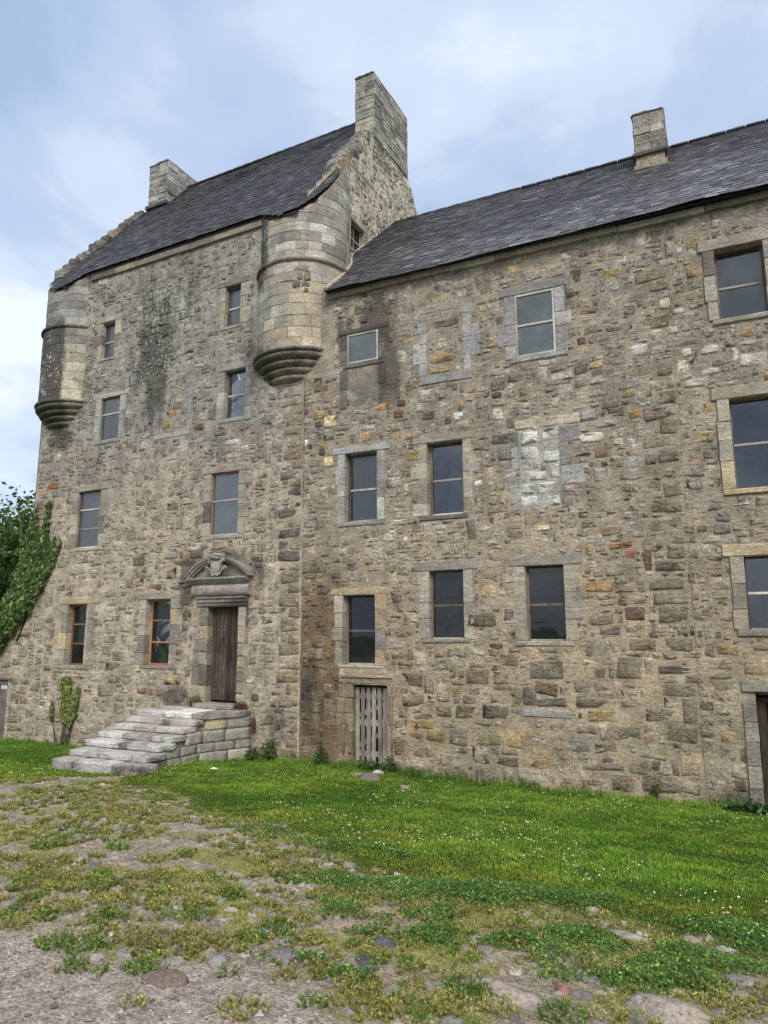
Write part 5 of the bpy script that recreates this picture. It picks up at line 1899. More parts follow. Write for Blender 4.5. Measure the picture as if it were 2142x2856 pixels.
for (z0_, z1_) in ((-1.10, -.84), (-.84, -.66), (-.66, -.41), (-.41, -.17)):
    vend = -2.95
    for s_i in range(7):
        if SZ[s_i] - .125 >= z1_ - .02:
            vend = SV[s_i] + .10
    v = 0.0
    while v > vend + .05:
        w_ = rng.uniform(.3, .62)
        v1_ = max(v - w_, vend)
        if v1_ - vend < .18:
            v1_ = vend
        V, F = rockbox(v1_ + .004, v - .004, -.010 - rng.uniform(0, .005), .06, z0_ + .002, z1_ - .002, .008, .003, 4)
        u_ = side_u(V[:, 0]) - .012 - V[:, 1] - .01
        stone_obj('side_stone', st, (np.stack([u_, V[:, 0], V[:, 2]], 1), [F[0][:, ::-1]]), tint([(3, (156, 147, 127)), (2, (146, 138, 120)), (.6, (172, 154, 112)), (1.2, (164, 156, 137))]), rng.uniform(.0, .35), .15, .5)
        v = v1_
V, F = rockbox(-11.12, -10.02, -.28, .16, -.05, .055, .02, .003, 6)
stone_obj('threshold', st, (V, F), tint([(1, (150, 144, 132))]), .3, .3, .5)

# ------------------------------------------------------------------ garden wall to the left of the tower
gw_ = thing('garden_wall', 'low rubble garden wall running off from the ivy-clad left corner of the tower', 'wall', (-20.5, 0.1, -1.15), TOWER)
gwo = (-19.1, -17.97, -1.5, 0.36)
gwall = wall_sheet('front_wall', -24.0, -17.86, -1.5, 2.05, w_map, [gwo], tower_mortar, lambda a, z: aux3(tower_aux, a, z, 0.8), gw_, .08)
rubble_wall(gwall, -24.0, -17.87, -1.45, 2.0, lambda a, z: .22, 107, [gwo, (-19.2, -17.88, .36, .47)], w_map, tower_stone, lambda a, z: (np.full_like(a, .15), np.full_like(a, .2)), (), None, .1, 60)
V, F = box(-24.0, -17.86, .03, .55, -1.5, 2.04)
stone_obj('wall_core', gw_, (V, F), lin(150, 140, 120) * KALB, .3, .2, .6, M_MORTAR, False)
V, F = rockbox(-19.2, -17.80, -.07, .10, .365, .46, .02, .004, 5)
stone_obj('lintel', gw_, (V, F), lin(140, 112, 105) * KALB, .25, .2, .6)
bdoor = thing('board_door', 'weathered brown board door with a small white notice, at the left edge under the ivy', 'door', (-18.5, -.02, -1.2), TOWER)
M_BOARD = wood_mat('weathered_board', (0.10, 0.075, 0.062), (0.21, 0.17, 0.15), .85, (18, 18, 1.6))
for i_, (a, b) in enumerate(((-19.08, -18.74), (-18.735, -18.37), (-18.365, -17.985))):
    V, F = block(a, b, -1.22, .35, -.01, .028, .003, .0008)
    obj('board', V, F, M_BOARD, bdoor)
V, F = box(-18.19, -17.96 + .0, -.020, -.013, .12, .21)
sg = obj('notice', V, F, M_WHITE, bdoor)
fc = bpy.data.curves.new('notice_text', 'FONT')
fc.body = 'Danger'
fc.size = .038
fc.extrude = .0006
fo = bpy.data.objects.new('lettering', fc)
COL.objects.link(fo)
fc.materials.append(M_INK)
fo.rotation_euler = (math.pi / 2, 0, 0)
fo.location = np.array([-18.115, -.0215, .168]) - bdoor.off
bpy.context.view_layer.update()
lm_ = bpy.data.meshes.new_from_object(fo.evaluated_get(bpy.context.evaluated_depsgraph_get()))
lt = bpy.data.objects.new('lettering', lm_)
COL.objects.link(lt)
lt.rotation_euler = fo.rotation_euler
lt.location = fo.location
lt.parent = sg.ob
bpy.data.objects.remove(fo)
bpy.data.curves.remove(fc)
lt.name = 'lettering'
V, F = merge([box(-18.18 + q_, -18.18 + q_ + w_, -.0216, -.0205, .135, .152) for q_, w_ in ((0, .018), (.05, .012), (.07, .05), (.135, .016), (.165, .02))])
obj('small_print', V, F, M_INK, sg)

# ------------------------------------------------------------------ cobbles, loose stones, gravel
def g_map2(a, b, out):
    return np.stack([a + 0 * out, b + 0 * out, gz(a, b) + out], -1)


def tower_local(x, y):
    P = np.stack([x, y, np.zeros_like(x)], -1)
    return ((P - TOWER.base) / TOWER.k) @ TOWER.R


def free_ground(x, y, m=0.0):
    """True where nothing is built"""
    L = tower_local(x, y)
    ok = (L[..., 1] < -0.03 - m) | (L[..., 0] > -8.5)
    ok &= (y < 12.96 - m) | (x < -8.3)
    steps = (L[..., 0] > -12.15 - m) & (L[..., 0] < side_u(L[..., 1]) + 0.02 + m + 0.30 * (L[..., 1] < -2.6)) & (L[..., 1] > -3.06 - m)
    return ok & ~steps


def in_view(x, y, pad=40):
    sx, sy, d = project(np.stack([x, y, gz(x, y, False)], -1))
    return (d > 0.5) & (sx > -pad) & (sx < PW + pad) & (sy < PH + pad)


r5 = np.random.default_rng(55)
sp = 0.135
cgx, cgy = np.meshgrid(np.arange(-11, 1.5, sp), np.arange(2.6, 10.0, sp))
cx = (cgx + r5.uniform(-.05, .05, cgx.shape)).ravel()
cy = (cgy + r5.uniform(-.05, .05, cgx.shape)).ravel()
leftp = sstep(-3.5, -6, cx) * sstep(4.6, 6.5, cy)
gate = 0.5 + 0.8 * fbm(cx * 0.9, cy * 0.9, 47, 3) + 0.35 * leftp
ok = (lawn_d(cx, cy) < 0.05) & (gravel_d(cx, cy) < 0.0) & (gate > 0.45) & (r5.random(len(cx)) < 0.80) & free_ground(cx, cy, .05) & in_view(cx, cy) & (clover_d(cx, cy) < 0.6)
cx, cy, leftp = cx[ok], cy[ok], leftp[ok]
n = len(cx)
ra = r5.uniform(.035, .082, n) * (1 + .15 * leftp)
rb = ra * r5.uniform(.55, 1.0, n)
rot = r5.uniform(0, math.pi, n)
t5 = np.linspace(0, 2 * math.pi, NP, endpoint=False)[None] + r5.normal(0, .1, (n, NP))
k5 = 1 + r5.normal(0, .10, (n, NP))
px_, py_ = ra[:, None] * np.cos(t5) * k5, rb[:, None] * np.sin(t5) * k5
Pc = np.stack([cx[:, None] + px_ * np.cos(rot)[:, None] - py_ * np.sin(rot)[:, None], cy[:, None] + px_ * np.sin(rot)[:, None] + py_ * np.cos(rot)[:, None]], -1)
hc = np.where(leftp > .5, r5.uniform(-.004, .009, n), r5.uniform(-.005, .017, n))
Vc, Ac = stones3d(Pc, r5, g_map2, hc, .006)
colc = choose(r5, n, [(4, (168, 152, 135)), (3, (158, 145, 132)), (1.6, (140, 134, 128)), (1, (172, 148, 132)), (1, (184, 172, 157))]) * 0.92
emit(GROUND, 'cobble', 'cobbles', Vc, STONE_F, M_COBBLE, np.repeat(colc[:, None], 31, 1), np.tile([.05, .1, .5], (n, 31, 1)), 300)


def fieldstone(label, x, y, sx, sy, h, col, rz=0.0, flat=.5, name='fieldstone', group=None, sink=0.3):
    t = np.linspace(0, 2 * math.pi, 14, endpoint=False)
    rr = np.random.default_rng(int(abs(x * 997 + y * 131)))
    k = 1 + rr.normal(0, .12, 14)
    V, F = [], []
    prof = [(1.0, -sink), (1.02, 0.15), (.92, .55), (.62, .88), (.28, 1.0)]
    for (q, hh) in prof:
        jj_ = rr.normal(0, .03, 14)
        for i in range(14):
            V.append([sx * q * (k[i] + jj_[i]) * math.cos(t[i]), sy * q * (k[i] + jj_[i]) * math.sin(t[i]), h * (hh + rr.normal(0, .06 if hh > .2 else 0))])
    V.append([0, 0, h * 1.0])
    for a in range(4):
        for i in range(14):
            F.append([a * 14 + i, a * 14 + (i + 1) % 14, (a + 1) * 14 + (i + 1) % 14, (a + 1) * 14 + i])
    T = [[56 + i, 56 + (i + 1) % 14, 70] for i in range(14)]
    nv = len(V)
    return solo(name, label, 'stone', V, [np.array(T), np.array(F)], M_COBBLE, (x, y, float(gz(x, y)) - .22 * h), np.broadcast_to(lin(*col) * .85, (nv, 3)), np.tile([.1, .12, .8], (nv, 1)), True, group, rz)


fieldstone('large flat pale stone slab beside a leafy weed, near the bottom edge right of centre', -1.30, 4.20, .27, .13, .035, (178, 160, 146), -.35)
fieldstone('pale rough boulder top half sunk at the bottom edge, the rightmost large stone', -0.43, 4.36, .24, .15, .06, (182, 166, 150), -.6)
fieldstone('brown domed stone lying at the gravel edge by a round green weed', -2.97, 3.36, .14, .09, .06, (146, 128, 114), .2)
fieldstone('grey domed stone with a tuft of clover against its right side', -2.60, 3.97, .13, .08, .07, (140, 130, 126), .3)
fieldstone('dark blue-grey pointed slab lying in yellow moss, bottom centre', -2.15, 4.18, .10, .055, .03, (104, 104, 112), -.8)
fieldstone('dark grey rounded stone in a cluster of weeds, upper one of two near bottom centre', -2.20, 4.53, .085, .055, .06, (112, 112, 118), .1)
fieldstone('pinkish long stone among the cobbles, its left end pointed', -2.62, 4.75, .10, .05, .04, (172, 148, 134), .5)
fieldstone('light grey striped stone at the gravel edge with a second stone close on its right', -2.92, 3.76, .07, .06, .045, (160, 158, 154), .9)
fieldstone('small grey stone just right of the striped one on the gravel edge', -2.72, 3.86, .055, .045, .04, (138, 132, 126), .4)
fieldstone('flat brown-grey slab on the worn path, the largest of its row halfway up the cobbles', -4.10, 5.38, .16, .09, .04, (156, 142, 130), .2)
fieldstone('grey flagstone at the right edge below the clover lawn', -0.09, 5.04, .15, .07, .03, (150, 142, 136), .1)
fieldstone('pink-brown brick-shaped stone between small grey cobbles, bottom right', -1.02, 4.42, .08, .045, .035, (166, 126, 112), -1.0)
fieldstone('long pale stone edge showing through clover, right of the large dark green patch', -0.78, 5.52, .18, .05, .03, (176, 166, 154), -.5)
fieldstone('grey rounded rock in the grass in front of the slatted door, the bigger one', -6.02, 11.84, .17, .12, .14, (140, 128, 118), .3)
fieldstone('low flat rock on the left in the grass before the slatted door', -6.42, 12.12, .13, .09, .07, (150, 136, 122), .1)
fieldstone('pale sliver of stone leaning at the foot of the slatted door', -6.20, 12.55, .11, .04, .07, (196, 190, 178), .5)
fieldstone('small lone brown stone in the lawn right of the slatted door', -5.17, 11.45, .09, .06, .06, (158, 146, 132), .2)

# scrap of paper on the lawn by the steps
rr_ = np.random.default_rng(4)
V = np.array([[x, y, .05 + .02 * rr_.random()] for y in np.linspace(-.04, .04, 4) for x in np.linspace(-.07, .07, 6)]) + rr_.normal(0, .006, (24, 3))
solo('paper_scrap', 'crumpled white scrap of paper on the lawn beside the steps', 'litter', V, [np.array([[j * 6 + i, j * 6 + i + 1, (j + 1) * 6 + i + 1, (j + 1) * 6 + i] for j in range(3) for i in range(5)])], M_WHITE, (-8.73, 10.95, float(gz(-8.73, 10.95)) + .02))

# loose chips and grit
n = 16000
gxr, gyr = r5.uniform(-6, 0.6, n), r5.uniform(2.2, 5.6, n)
keep = (gravel_d(gxr, gyr) + r5.normal(0, .22, n) > 0.05) & in_view(gxr, gyr)
gxr, gyr = gxr[keep], gyr[keep]
n = len(gxr)
OCT = np.array([[1, 0, 0], [0, 1, 0], [-1, 0, 0], [0, -1, 0], [0, 0, 1], [0, 0, -1.0]])
OCTF = np.array([[0, 1, 4], [1, 2, 4], [2, 3, 4], [3, 0, 4], [1, 0, 5], [2, 1, 5], [3, 2, 5], [0, 3, 5]])


def pebbles(x, y, rad, zoff, r, flat=.6):
    m = len(x)
    a = r.uniform(0, 2 * math.pi, m)
    O_ = OCT[None] * (rad[:, None, None] * (1 + r.normal(0, .22, (m, 6, 1)))) * np.array([1, 1, flat])
    X = O_[..., 0] * np.cos(a)[:, None] - O_[..., 1] * np.sin(a)[:, None]
    Y = O_[..., 0] * np.sin(a)[:, None] + O_[..., 1] * np.cos(a)[:, None]
    V = np.stack([x[:, None] + X, y[:, None] + Y, (gz(x, y) + zoff)[:, None] + O_[..., 2]], -1)
    F = (OCTF[None] + (np.arange(m) * 6)[:, None, None]).reshape(-1, 3)
    return V.reshape(-1, 3), [F]


rad = np.exp(r5.normal(math.log(.0065), .5, n)).clip(.003, .03)
V, F = pebbles(gxr, gyr, rad, rad * .3, r5)
cg = choose(r5, n, [(4, (146, 134, 126)), (3, (122, 112, 106)), (2, (168, 156, 146)), (1, (110, 102, 98)), (.4, (200, 190, 180))]) * 1.1
gr = obj('gravel', V, F, M_COBBLE, None, np.repeat(cg, 6, 0), np.tile([0, .05, .2], (n * 6, 1)), False, kind='stuff', label='loose grey-brown gravel of the bare corner')
gr.ob['category'] = 'gravel'

# ------------------------------------------------------------------ grass, clover, weeds
def blades(x, y, h, w, col, r, lean=.45, base=0.0):
    n = len(x)
    a = r.uniform(0, 2 * math.pi, n)
    l = r.uniform(0.1, lean, n) * h
    la = r.uniform(0, 2 * math.pi, n)
    dx, dy = np.cos(a) * w / 2, np.sin(a) * w / 2
    ex, ey = np.cos(la) * l, np.sin(la) * l
    z = gz(x, y) - .006 + base
    V = np.stack([np.stack([x - dx, y - dy, z], -1), np.stack([x + dx, y + dy, z], -1),
                  np.stack([x + dx * .8 + ex * .35, y + dy * .8 + ey * .35, z + h * .6], -1), np.stack([x - dx * .8 + ex * .35, y - dy * .8 + ey * .35, z + h * .6], -1),
                  np.stack([x + ex, y + ey, z + h], -1)], 1)
    k = (np.arange(n) * 5)[:, None]
    Q = np.array([[0, 1, 2, 3]]) + k
    T = np.array([[3, 2, 4]]) + k
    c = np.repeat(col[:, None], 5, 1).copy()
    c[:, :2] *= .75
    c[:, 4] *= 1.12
    return V.reshape(-1, 3), [T, Q], c.reshape(-1, 3)


def scatter(n, x0, x1, y0, y1, r, pw=1.2, dref=6.0):
    x, y = r.uniform(x0, x1, n), r.uniform(y0, y1, n)
    d = np.hypot(x, y)
    k = (r.random(n) < np.minimum(1, (dref / d) ** pw)) & in_view(x, y)
    x, y = x[k], y[k]
    k = free_ground(x, y)
    return x[k], y[k]


def lawn_col(x, y, r, ld_):
    n = len(x)
    t = np.clip(.5 + .75 * fbm(x * .55, y * .9, 71, 3) + r.normal(0, .16, n), 0, 1)[:, None]
    a, b = lin(76, 116, 42), lin(126, 160, 62)
    c = a * (1 - t) + b * t
    ye = (np.clip(sstep(1.6, 0.1, ld_) * .75 + .55 * fbm(x * .9, y * 1.3, 73, 4), 0, 1) * r.uniform(.4, 1, n))[:, None]
    c = c * (1 - ye * .75) + lin(158, 152, 66) * ye * .75
    st_ = (r.random(n) < .05)[:, None]
    return np.where(st_, lin(185, 175, 100), c) * np.exp(r.normal(0, .16, (n, 1))) * 1.12


x, y = scatter(950000, -17.5, 3.2, 4.6, 13.4, r5, 1.25, 6.0)
ld_ = lawn_d(x, y)
k = ld_ + r5.normal(0, .22, len(x)) > 0.05
x, y, ld_ = x[k], y[k], ld_[k]
wall_d = np.minimum(np.where(x > -8.3, 12.97 - y, -tower_local(x, y)[:, 1] * .98), 2)
near_steps = ~free_ground(x, y, .10)
h = r5.uniform(.015, .036, len(x)) * (1 + .5 * np.clip(fbm(x * 4.5, y * 4.5, 76, 2), -.6, 1.2)) * (0.5 + .5 * sstep(0, 1.4, ld_)) * (1 + 1.8 * sstep(.28, .02, wall_d) + 1.5 * near_steps) * (1 + .35 * fbm(x * 1.7, y * 1.7, 75, 2))
w = r5.uniform(.005, .010, len(x)) * (1 + .06 * np.hypot(x, y))
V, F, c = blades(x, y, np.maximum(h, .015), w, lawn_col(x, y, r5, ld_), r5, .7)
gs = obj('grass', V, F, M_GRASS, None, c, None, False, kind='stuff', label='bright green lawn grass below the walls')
gs.ob['category'] = 'grass'

# thin short growth between the cobbles
x, y = scatter(420000, -11, 1.6, 2.6, 9.8, r5, 1.2, 4.5)
gate = 0.42 + .8 * fbm(x * 1.7, y * 1.7, 45, 4) + .25 * sstep(-.9, 0, lawn_d(x, y)) - .15 * sstep(-5, -8, x)
k = (lawn_d(x, y) < .12) & (gravel_d(x, y) + r5.normal(0, .15, len(x)) < -.02) & (gate + r5.normal(0, .12, len(x)) > .50)
x, y = x[k], y[k]
cc = choose(r5, len(x), [(4, (158, 154, 70)), (3, (132, 142, 56)), (2, (182, 170, 88)), (1.5, (100, 128, 46)), (1, (156, 126, 70))]) * 1.2
V, F, c = blades(x, y, r5.uniform(.010, .034, len(x)), r5.uniform(.004, .009, len(x)) * (1 + .05 * np.hypot(x, y)), cc, r5, 1.2)
mg = obj('moss_and_short_grass', V, F, M_GRASS, None, c, None, False, kind='stuff', label='yellow-green moss and short growth between the cobbles')
mg.ob['category'] = 'moss'


def leaflets(x, y, z, size, col, r, up=.6, asp=1.8):
    """small diamond leaves with random tilt"""
    n = len(x)
    nr = np.stack([r.normal(0, 1, n), r.normal(0, 1, n), r.normal(0, 1, n) + up * 2.2], -1)
    nr /= np.linalg.norm(nr, axis=1, keepdims=True)
    t = np.cross(nr, r.normal(0, 1, (n, 3)))
    t /= np.linalg.norm(t, axis=1, keepdims=True) + 1e-9
    b = np.cross(nr, t)
    P = np.stack([x, y, z], -1)
    s = size[:, None]
    V = np.stack([P - t * s * asp / 2, P + b * s / 2 - t * s * .1, P + t * s * asp / 2, P - b * s / 2 - t * s * .1], 1)
    F = np.array([[0, 1, 2, 3]]) + (np.arange(n) * 4)[:, None]
    return V.reshape(-1, 3), [F], np.repeat(col, 4, 0)


# clover mats
x, y = scatter(300000, -6.5, 1.6, 3.4, 7.6, r5, .8, 5)
cd = clover_d(x, y)
k = cd + r5.normal(0, .16, len(x)) > .62
x, y, cd = x[k], y[k], cd[k]
hm = .02 + .045 * sstep(.5, 1.0, cd)
z = gz(x, y) + hm * r5.uniform(.35, 1.05, len(x))
cc = choose(r5, len(x), [(4, (56, 104, 46)), (3, (72, 124, 50)), (1.5, (44, 84, 44)), (.8, (120, 156, 66))]) * 1.55
cc = cc * np.array([1.35, 1.08, .85])
V, F, c = leaflets(x, y, z, r5.uniform(.011, .020, len(x)), cc, r5, 1.0, 1.25)
cl = obj('clover', V, F, M_LEAF, None, c, None, False, kind='stuff', label='dark green clover mats in the grass edge')
cl.ob['category'] = 'clover'
# clover flowers
x, y = scatter(52000, -12, 2.8, 4.4, 12.6, r5, .6, 6)
den = .38 + .8 * fbm(x * .8, y * .8, 81, 3) + .25 * sstep(.4, .9, clover_d(x, y))
k = (lawn_d(x, y) > .15) & (den > .5) & (r5.random(len(x)) < .075)
x, y = x[k], y[k]
rad = r5.uniform(.006, .010, len(x)) * (1 + .03 * np.hypot(x, y))
V, F = pebbles(x, y, rad, r5.uniform(.05, .085, len(x)), r5, .9)
cf = obj('clover_flowers', V, F, M_LEAF, None, np.repeat(choose(r5, len(x), [(4, (226, 222, 206)), (1, (224, 206, 196)), (.4, (220, 205, 90))]), 6, 0), None, False, kind='stuff', label='scattered white clover flower heads in the lawn')
cf.ob['category'] = 'flowers'

# yellow-green weeds: low cushions on the cobbles
cxs, cys = r5.uniform(-11, 1.4, 12000), r5.uniform(2.9, 9.6, 12000)
gate = .64 + .6 * fbm(cxs * .9, cys * .9, 83, 3) - .25 * sstep(7.5, 9.2, cys)
k = (lawn_d(cxs, cys) < .05) & (gravel_d(cxs, cys) < -.02) & (gate > .45) & in_view(cxs, cys) & free_ground(cxs, cys, .1) & (r5.random(12000) < .55)
cxs, cys = cxs[k], cys[k]
crs = r5.uniform(.02, .075, len(cxs)) * np.where(cys < 5, 1.15, 1.0)
BIG = [(-3.80, 3.52, .20), (-3.95, 3.46, .14), (-3.54, 3.24, .12), (-3.17, 3.42, .14), (-3.3, 4.0, .18), (-3.1, 3.92, .14), (-2.37, 3.26, .15), (-4.03, 3.96, .17), (-4.43, 3.9, .17), (-4.41, 3.51, .12), (-4.6, 3.6, .1),
       (-2.01, 3.82, .17), (-1.9, 3.7, .12), (-1.53, 4.17, .16), (-1.42, 4.08, .14), (-1.5, 3.87, .18), (-1.25, 3.95, .13), (-2.35, 3.98, .09), (-1.9, 4.3, .1), (-4.9, 4.35, .2), (-5.2, 4.5, .18), (-3.6, 4.35, .16), (-3.0, 4.5, .13),
       (-3.7, 4.9, .14), (-0.95, 4.05, .16), (-0.7, 4.15, .13), (-1.1, 4.55, .1), (-5.0, 5.4, .15), (-5.6, 5.6, .14), (-4.6, 5.0, .14), (-2.75, 3.62, .07), (-2.1, 3.5, .09), (-0.15, 4.6, .16), (-3.35, 3.25, .07), (-2.9, 3.05, .08), (-4.0, 3.05, .06), (-3.0, 4.15, .16), (-3.5, 3.75, .12), (-4.3, 4.3, .17), (-4.7, 4.6, .15), (-2.6, 4.35, .1), (-2.45, 3.75, .1), (-5.6, 4.9, .16), (-6.2, 5.2, .16)]
cxs = np.concatenate([cxs, [q[0] for q in BIG]])
cys = np.concatenate([cys, [q[1] for q in BIG]])
crs = np.concatenate([crs, [q[2] for q in BIG]])
ns_ = np.clip((crs / .1) ** 2 * 30, 5, 95).astype(int)
own = np.repeat(np.arange(len(cxs)), ns_)
m = len(own)
q = np.sqrt(r5.random(m))
an = r5.uniform(0, 2 * math.pi, m)
R_ = crs[own]
bx, by = cxs[own] + R_ * q * .8 * np.cos(an), cys[own] + R_ * q * .8 * np.sin(an)
ln = r5.uniform(.35, 1.0, m) * (.030 + .045 * np.sqrt(R_ / .12)) * (1.15 - .5 * q)
tl = r5.uniform(.1, .7, m) * (.5 + q)
dx_, dy_ = np.cos(an + r5.normal(0, .6, m)) * tl, np.sin(an + r5.normal(0, .6, m)) * tl
NL = 7
tt = np.linspace(.12, 1.0, NL)[None]
x = (bx[:, None] + dx_[:, None] * ln[:, None] * tt + r5.normal(0, .004, (m, NL))).ravel()
y = (by[:, None] + dy_[:, None] * ln[:, None] * tt + r5.normal(0, .004, (m, NL))).ravel()
z = (gz(bx, by)[:, None] + ln[:, None] * tt).ravel()
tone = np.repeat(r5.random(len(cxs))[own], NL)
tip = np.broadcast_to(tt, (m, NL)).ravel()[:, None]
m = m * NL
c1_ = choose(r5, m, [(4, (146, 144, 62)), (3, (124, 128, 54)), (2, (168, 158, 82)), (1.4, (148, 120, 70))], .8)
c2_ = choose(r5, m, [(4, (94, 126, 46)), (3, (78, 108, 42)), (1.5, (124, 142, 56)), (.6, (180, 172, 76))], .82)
cc = np.where((tone < .66)[:, None], c1_, c2_) * (.60 + .70 * tip) * 1.08  # shade inside the clump painted in: leaflets darken towards the stem base
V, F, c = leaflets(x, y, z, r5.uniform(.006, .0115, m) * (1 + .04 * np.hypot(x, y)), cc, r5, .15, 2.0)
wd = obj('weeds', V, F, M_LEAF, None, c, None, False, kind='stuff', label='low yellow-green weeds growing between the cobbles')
wd.ob['category'] = 'weeds'


# ------------------------------------------------------------------ ivy, wall plants
def ivy_leaves(u, v, z, size, col, r):
    """five-pointed leaves lying on the wall, tips hanging down"""
    n = len(u)
    sh = np.array([[0, -.62], [.28, -.18], [.55, .05], [.24, .22], [0, .5], [-.24, .22], [-.55, .05], [-.28, -.18]])
    a = r.normal(0, .55, n)
    tx, tz = r.normal(.15, .35, n), r.normal(0, .35, n)
    X = sh[None, :, 0] * np.cos(a)[:, None] - sh[None, :, 1] * np.sin(a)[:, None]
    Z = sh[None, :, 0] * np.sin(a)[:, None] + sh[None, :, 1] * np.cos(a)[:, None]
    Y = X * tz[:, None] + Z * tx[:, None]
    s = size[:, None]
    V = np.stack([u[:, None] + X * s, v[:, None] + Y * s, z[:, None] + Z * s], -1)
    F = np.array([[0, 1, 2, 3], [0, 3, 4, 5], [0, 5, 6, 7]]) + (np.arange(n) * 8)[:, None, None]
    return V.reshape(-1, 3), [F.reshape(-1, 4)], np.repeat(col, 8, 0)


def in_poly(px, pz, poly):
    inside = np.zeros(len(px), bool)
    j = len(poly) - 1
    for i in range(len(poly)):
        xi, zi = poly[i]
        xj, zj = poly[j]
        c_ = ((zi > pz) != (zj > pz)) & (px < (xj - xi) * (pz - zi) / (zj - zi + 1e-12) + xi)
        inside ^= c_
        j = i
    return inside


iv = thing('ivy', 'large green ivy climbing the left corner of the tower and trailing over the garden wall', 'ivy', (-17.8, -.1, 1.0), TOWER)
IV = [(-17.32, 5.12), (-17.12, 4.35), (-16.95, 4.4), (-16.74, 5.3), (-16.66, 5.2), (-16.72, 4.5), (-16.6, 3.95), (-16.45, 4.15), (-16.40, 3.8), (-16.13, 4.22), (-16.36, 3.51), (-16.76, 2.81), (-17.12, 2.29), (-17.76, 1.66),
      (-18.4, 1.01), (-19.6, 0.85), (-20.5, 1.2), (-20.5, 2.25), (-18.55, 2.30), (-18.0, 2.75), (-17.86, 3.39), (-17.80, 4.2), (-17.55, 4.35)]
m = 16000
u, z = r5.uniform(-20.5, -16.1, m), r5.uniform(.85, 5.35, m)
k = in_poly(u + .06 * fbm(u * 5, z * 5, 2, 2), z + .06 * fbm(u * 5, z * 5, 3, 2), IV)
u, z = u[k], z[k]
bulge = .05 + .16 * sstep(3.9, 2.4, z) * r5.random(len(u)) + .05 * r5.random(len(u))
cc = choose(r5, len(u), [(4, (78, 112, 46)), (3, (98, 134, 54)), (2, (60, 90, 40)), (1.2, (140, 160, 66)), (.9, (176, 178, 84))]) * .95
V, F, c = ivy_leaves(u, -bulge, z, r5.uniform(.06, .115, len(u)), cc, r5)
obj('foliage', V, F, M_LEAF, iv, c, None, False)
for pth in ([(-17.55, -.03, 1.9), (-17.35, -.03, 2.4), (-17.2, -.03, 3.8), (-17.3, -.03, 5.0)], [(-17.7, -.03, 1.4), (-17.0, -.03, 2.8), (-16.75, -.03, 4.0), (-16.7, -.03, 5.2)], [(-17.2, -.03, 2.5), (-16.6, -.03, 3.5), (-16.2, -.03, 4.1)]):
    obj('stem', *tube(np.array(pth), np.linspace(.03, .01, len(pth)), 5), M_BARK, iv, smooth=True)

iv2 = thing('young_ivy', 'small yellow-green ivy on bare stems at the wall foot beneath the leftmost pine-framed window', 'ivy', (-15.45, -.08, -1.1), TOWER)
IV2 = [(-15.78, .5), (-15.42, .5), (-15.38, .15), (-15.25, .1), (-15.12, .28), (-15.04, .24), (-15.12, -.4), (-15.3, -.72), (-15.68, -.55), (-15.72, -.1)]
u, z = r5.uniform(-16.2, -15.0, 3000), r5.uniform(-.9, .55, 3000)
k = in_poly(u, z, IV2) | (in_poly(u, z, [(-16.12, -.1), (-16.0, -.05), (-15.95, -.6), (-16.08, -.62)]) & (r5.random(3000) < .6))
u, z = u[k], z[k]
cc = choose(r5, len(u), [(4, (140, 150, 52)), (3, (112, 130, 46)), (2, (168, 172, 72)), (1, (84, 108, 42))]) * .95
V, F, c = ivy_leaves(u, -.04 - .07 * r5.random(len(u)), z, r5.uniform(.05, .085, len(u)), cc, r5)
obj('foliage', V, F, M_LEAF, iv2, c, None, False)
for i_ in range(16):
    x0_ = rng.normal(-15.5, .12)
    x1_ = rng.uniform(-15.7, -15.15)
    obj('stem', *tube(np.array([(x0_, -.05, -1.2), ((x0_ + x1_) / 2 + rng.normal(0, .03), -.06, -.85), (x1_, -.04, rng.uniform(-.6, -.1))]), [.010, .008, .005], 4), M_BARK, iv2, smooth=True)
for i_ in range(4):
    obj('stem', *tube(np.array([(-15.85 + rng.normal(0, .04), -.05, -1.2), (-15.98, -.05, -.7), (-16.05 + rng.normal(0, .04), -.04, -.3)]), [.008, .007, .004], 4), M_BARK, iv2, smooth=True)


def shrublet(name, label, cat, frame, x, v, z, rx, rv, rz_, n, tab, size, up=.3, asp=1.9, stems=6):
    root = thing(name, label, cat, (x, v, z), frame)
    r = np.random.default_rng(int(abs(x * 1000)) + n)
    q = r.random(n) ** .45
    th = r.uniform(0, 2 * math.pi, n)
    ph = np.arccos(r.uniform(-.15, 1, n))
    X = x + rx * q * np.sin(ph) * np.cos(th)
    Y = v + rv * q * np.sin(ph) * np.sin(th)
    Z = z + rz_ * q * np.cos(ph) + .04 + .02 * r.normal(0, 1, n)
    V, F, c = leaflets(X, Y, Z, r.uniform(.7, 1.3, n) * size, choose(r, n, tab), r, up, asp)
    obj('foliage', V, F, M_LEAF, root, c)
    for i in range(stems):
        a = r.uniform(0, 2 * math.pi)
        obj('stem', *tube(np.array([(x, v, z - .05), (x + rx * .35 * math.cos(a), v + rv * .35 * math.sin(a), z + rz_ * .35), (x + rx * .7 * math.cos(a), v + rv * .7 * math.sin(a), z + rz_ * .75)]), [.006, .005, .003], 4), M_BARK, root, smooth=True)
    return root


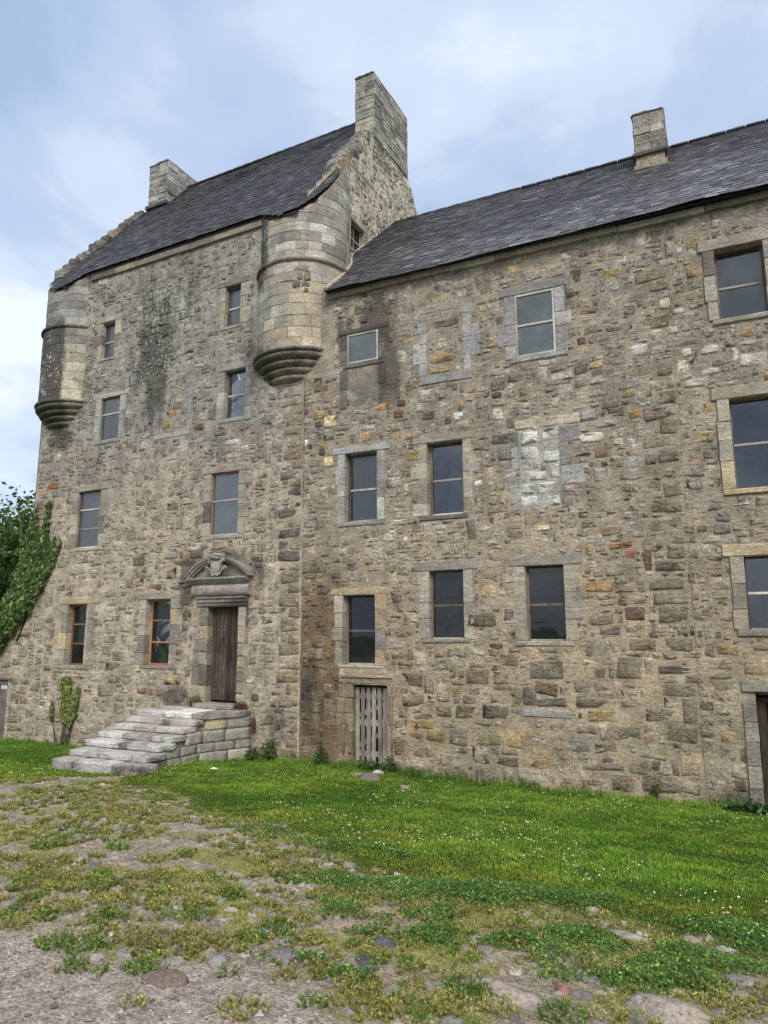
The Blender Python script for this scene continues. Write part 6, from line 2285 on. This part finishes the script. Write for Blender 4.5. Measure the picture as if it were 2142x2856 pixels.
GRN = [(4, (70, 104, 46)), (3, (88, 126, 54)), (1.5, (54, 82, 40)), (.6, (130, 150, 66))]
RED = [(4, (124, 66, 52)), (3, (100, 52, 44)), (2, (150, 92, 70)), (1, (96, 92, 48))]
OLV = [(4, (104, 112, 46)), (3, (84, 96, 42)), (2, (132, 128, 58)), (1, (110, 80, 48))]
shrublet('leafy_weed', 'bushy green weed at the wall foot right of the steps', 'plant', TOWER, -9.05, -.16, -.98, .22, .14, .34, 420, GRN, .030)
shrublet('leafy_weed', 'upright dark green weed against the wall left of the slatted door', 'plant', WING, -7.62, -.14, -1.0, .17, .12, .40, 460, GRN, .026)
shrublet('leafy_weed', 'low green weeds growing across the foot of the slatted door', 'plant', WING, -6.55, -.10, -1.02, .42, .14, .17, 520, GRN, .026)
shrublet('leafy_weed', 'clump of green weeds by the right jamb of the slatted door', 'plant', WING, -6.10, -.14, -1.02, .16, .12, .24, 300, GRN, .024)
shrublet('dock_plant', 'broad-leaved green dock at the foot of the boarded door on the right edge', 'plant', WING, 0.05, -.35, -1.12, .40, .22, .17, 170, GRN, .065, .7, 2.2)
shrublet('leafy_weed', 'tiny weed rooted in the wall base between the dock and the last dark window', 'plant', WING, -1.35, -.08, -1.0, .10, .06, .14, 120, OLV, .022)
shrublet('olive_weed', 'olive green weed on the landing against the left door jamb', 'plant', TOWER, -11.22, -.12, -.04, .26, .11, .24, 520, OLV, .020)
shrublet('red_weed', 'rust-red weed on the landing at the right of the door', 'plant', TOWER, -9.90, -.12, -.05, .24, .11, .15, 560, RED, .020)
shrublet('red_weed', 'dark red weed hanging in the corner beside the landing side wall', 'plant', TOWER, -9.55, -.06, -.50, .07, .05, .34, 200, RED, .018)
shrublet('leafy_weed', 'green weeds in the corner where the steps meet the lawn', 'plant', TOWER, -9.42, -.25, -1.0, .20, .18, .16, 260, GRN, .026)


# ------------------------------------------------------------------ trees behind the garden wall
def tree(label, x, y, crown, cz, rads, nleaf, tab, size, seed, trunk_r=.28):
    root = thing('broadleaf_tree', label, 'tree', (x, y, -1.2), WORLD, 'trees behind the garden wall')
    r = np.random.default_rng(seed)
    nc = 70
    d = r.normal(0, 1, (nc, 3))
    d /= np.linalg.norm(d, axis=1, keepdims=True)
    cen = np.array([x, y, cz]) + d * np.array(rads) * (r.uniform(.35, .95, (nc, 1)))
    own = r.integers(0, nc, nleaf)
    spread = np.minimum(*rads[:2]) * .17
    P = cen[own] + r.normal(0, 1, (nleaf, 3)) * spread * np.array([1, 1, .7])
    tone = r.normal(0, .18, nc)[own]
    c = choose(r, nleaf, tab) * np.exp(tone)[:, None]
    V, F, c = leaflets(P[:, 0], P[:, 1], P[:, 2], r.uniform(.7, 1.3, nleaf) * size, c, r, .5, 1.7)
    obj('crown', V, F, M_LEAF, root, c)
    obj('trunk', *tube(np.array([(x, y, -1.3), (x + .1, y, .5), (x, y + .1, cz - .3 * rads[2]), (x + .05, y, cz + .4 * rads[2])]), [trunk_r, trunk_r * .8, trunk_r * .55, trunk_r * .2], 8), M_BARK, root, smooth=True)
    for k in range(14):
        e = cen[k]
        s0 = np.array([x, y, cz - .5 * rads[2] + r.uniform(0, .6) * rads[2]])
        obj('branch', *tube(np.array([s0, (s0 + e) / 2 + r.normal(0, .15, 3), e]), [trunk_r * .4, trunk_r * .25, .02], 5), M_BARK, root, smooth=True)


TG = [(4, (78, 108, 52)), (3, (62, 90, 46)), (2, (100, 130, 62)), (.8, (128, 152, 76))]
tree('tall broadleaf tree rising behind the ivy at the left edge', -27.4, 20.6, None, 3.7, (4.0, 4.0, 4.0), 22000, TG, .15, 61)
tree('lower dark bushy tree just behind the garden wall at the left edge', -22.6, 15.9, None, 1.5, (2.1, 2.1, 2.2), 14000, [(4, (52, 82, 40)), (3, (40, 66, 34)), (1.5, (74, 104, 48))], .11, 62, .16)
tree('distant pale green treetop behind the taller tree at the left edge', -38.5, 27.0, None, 4.6, (4.5, 4.5, 4.2), 14000, [(4, (88, 116, 62)), (3, (70, 98, 52)), (2, (110, 136, 76))], .18, 63)
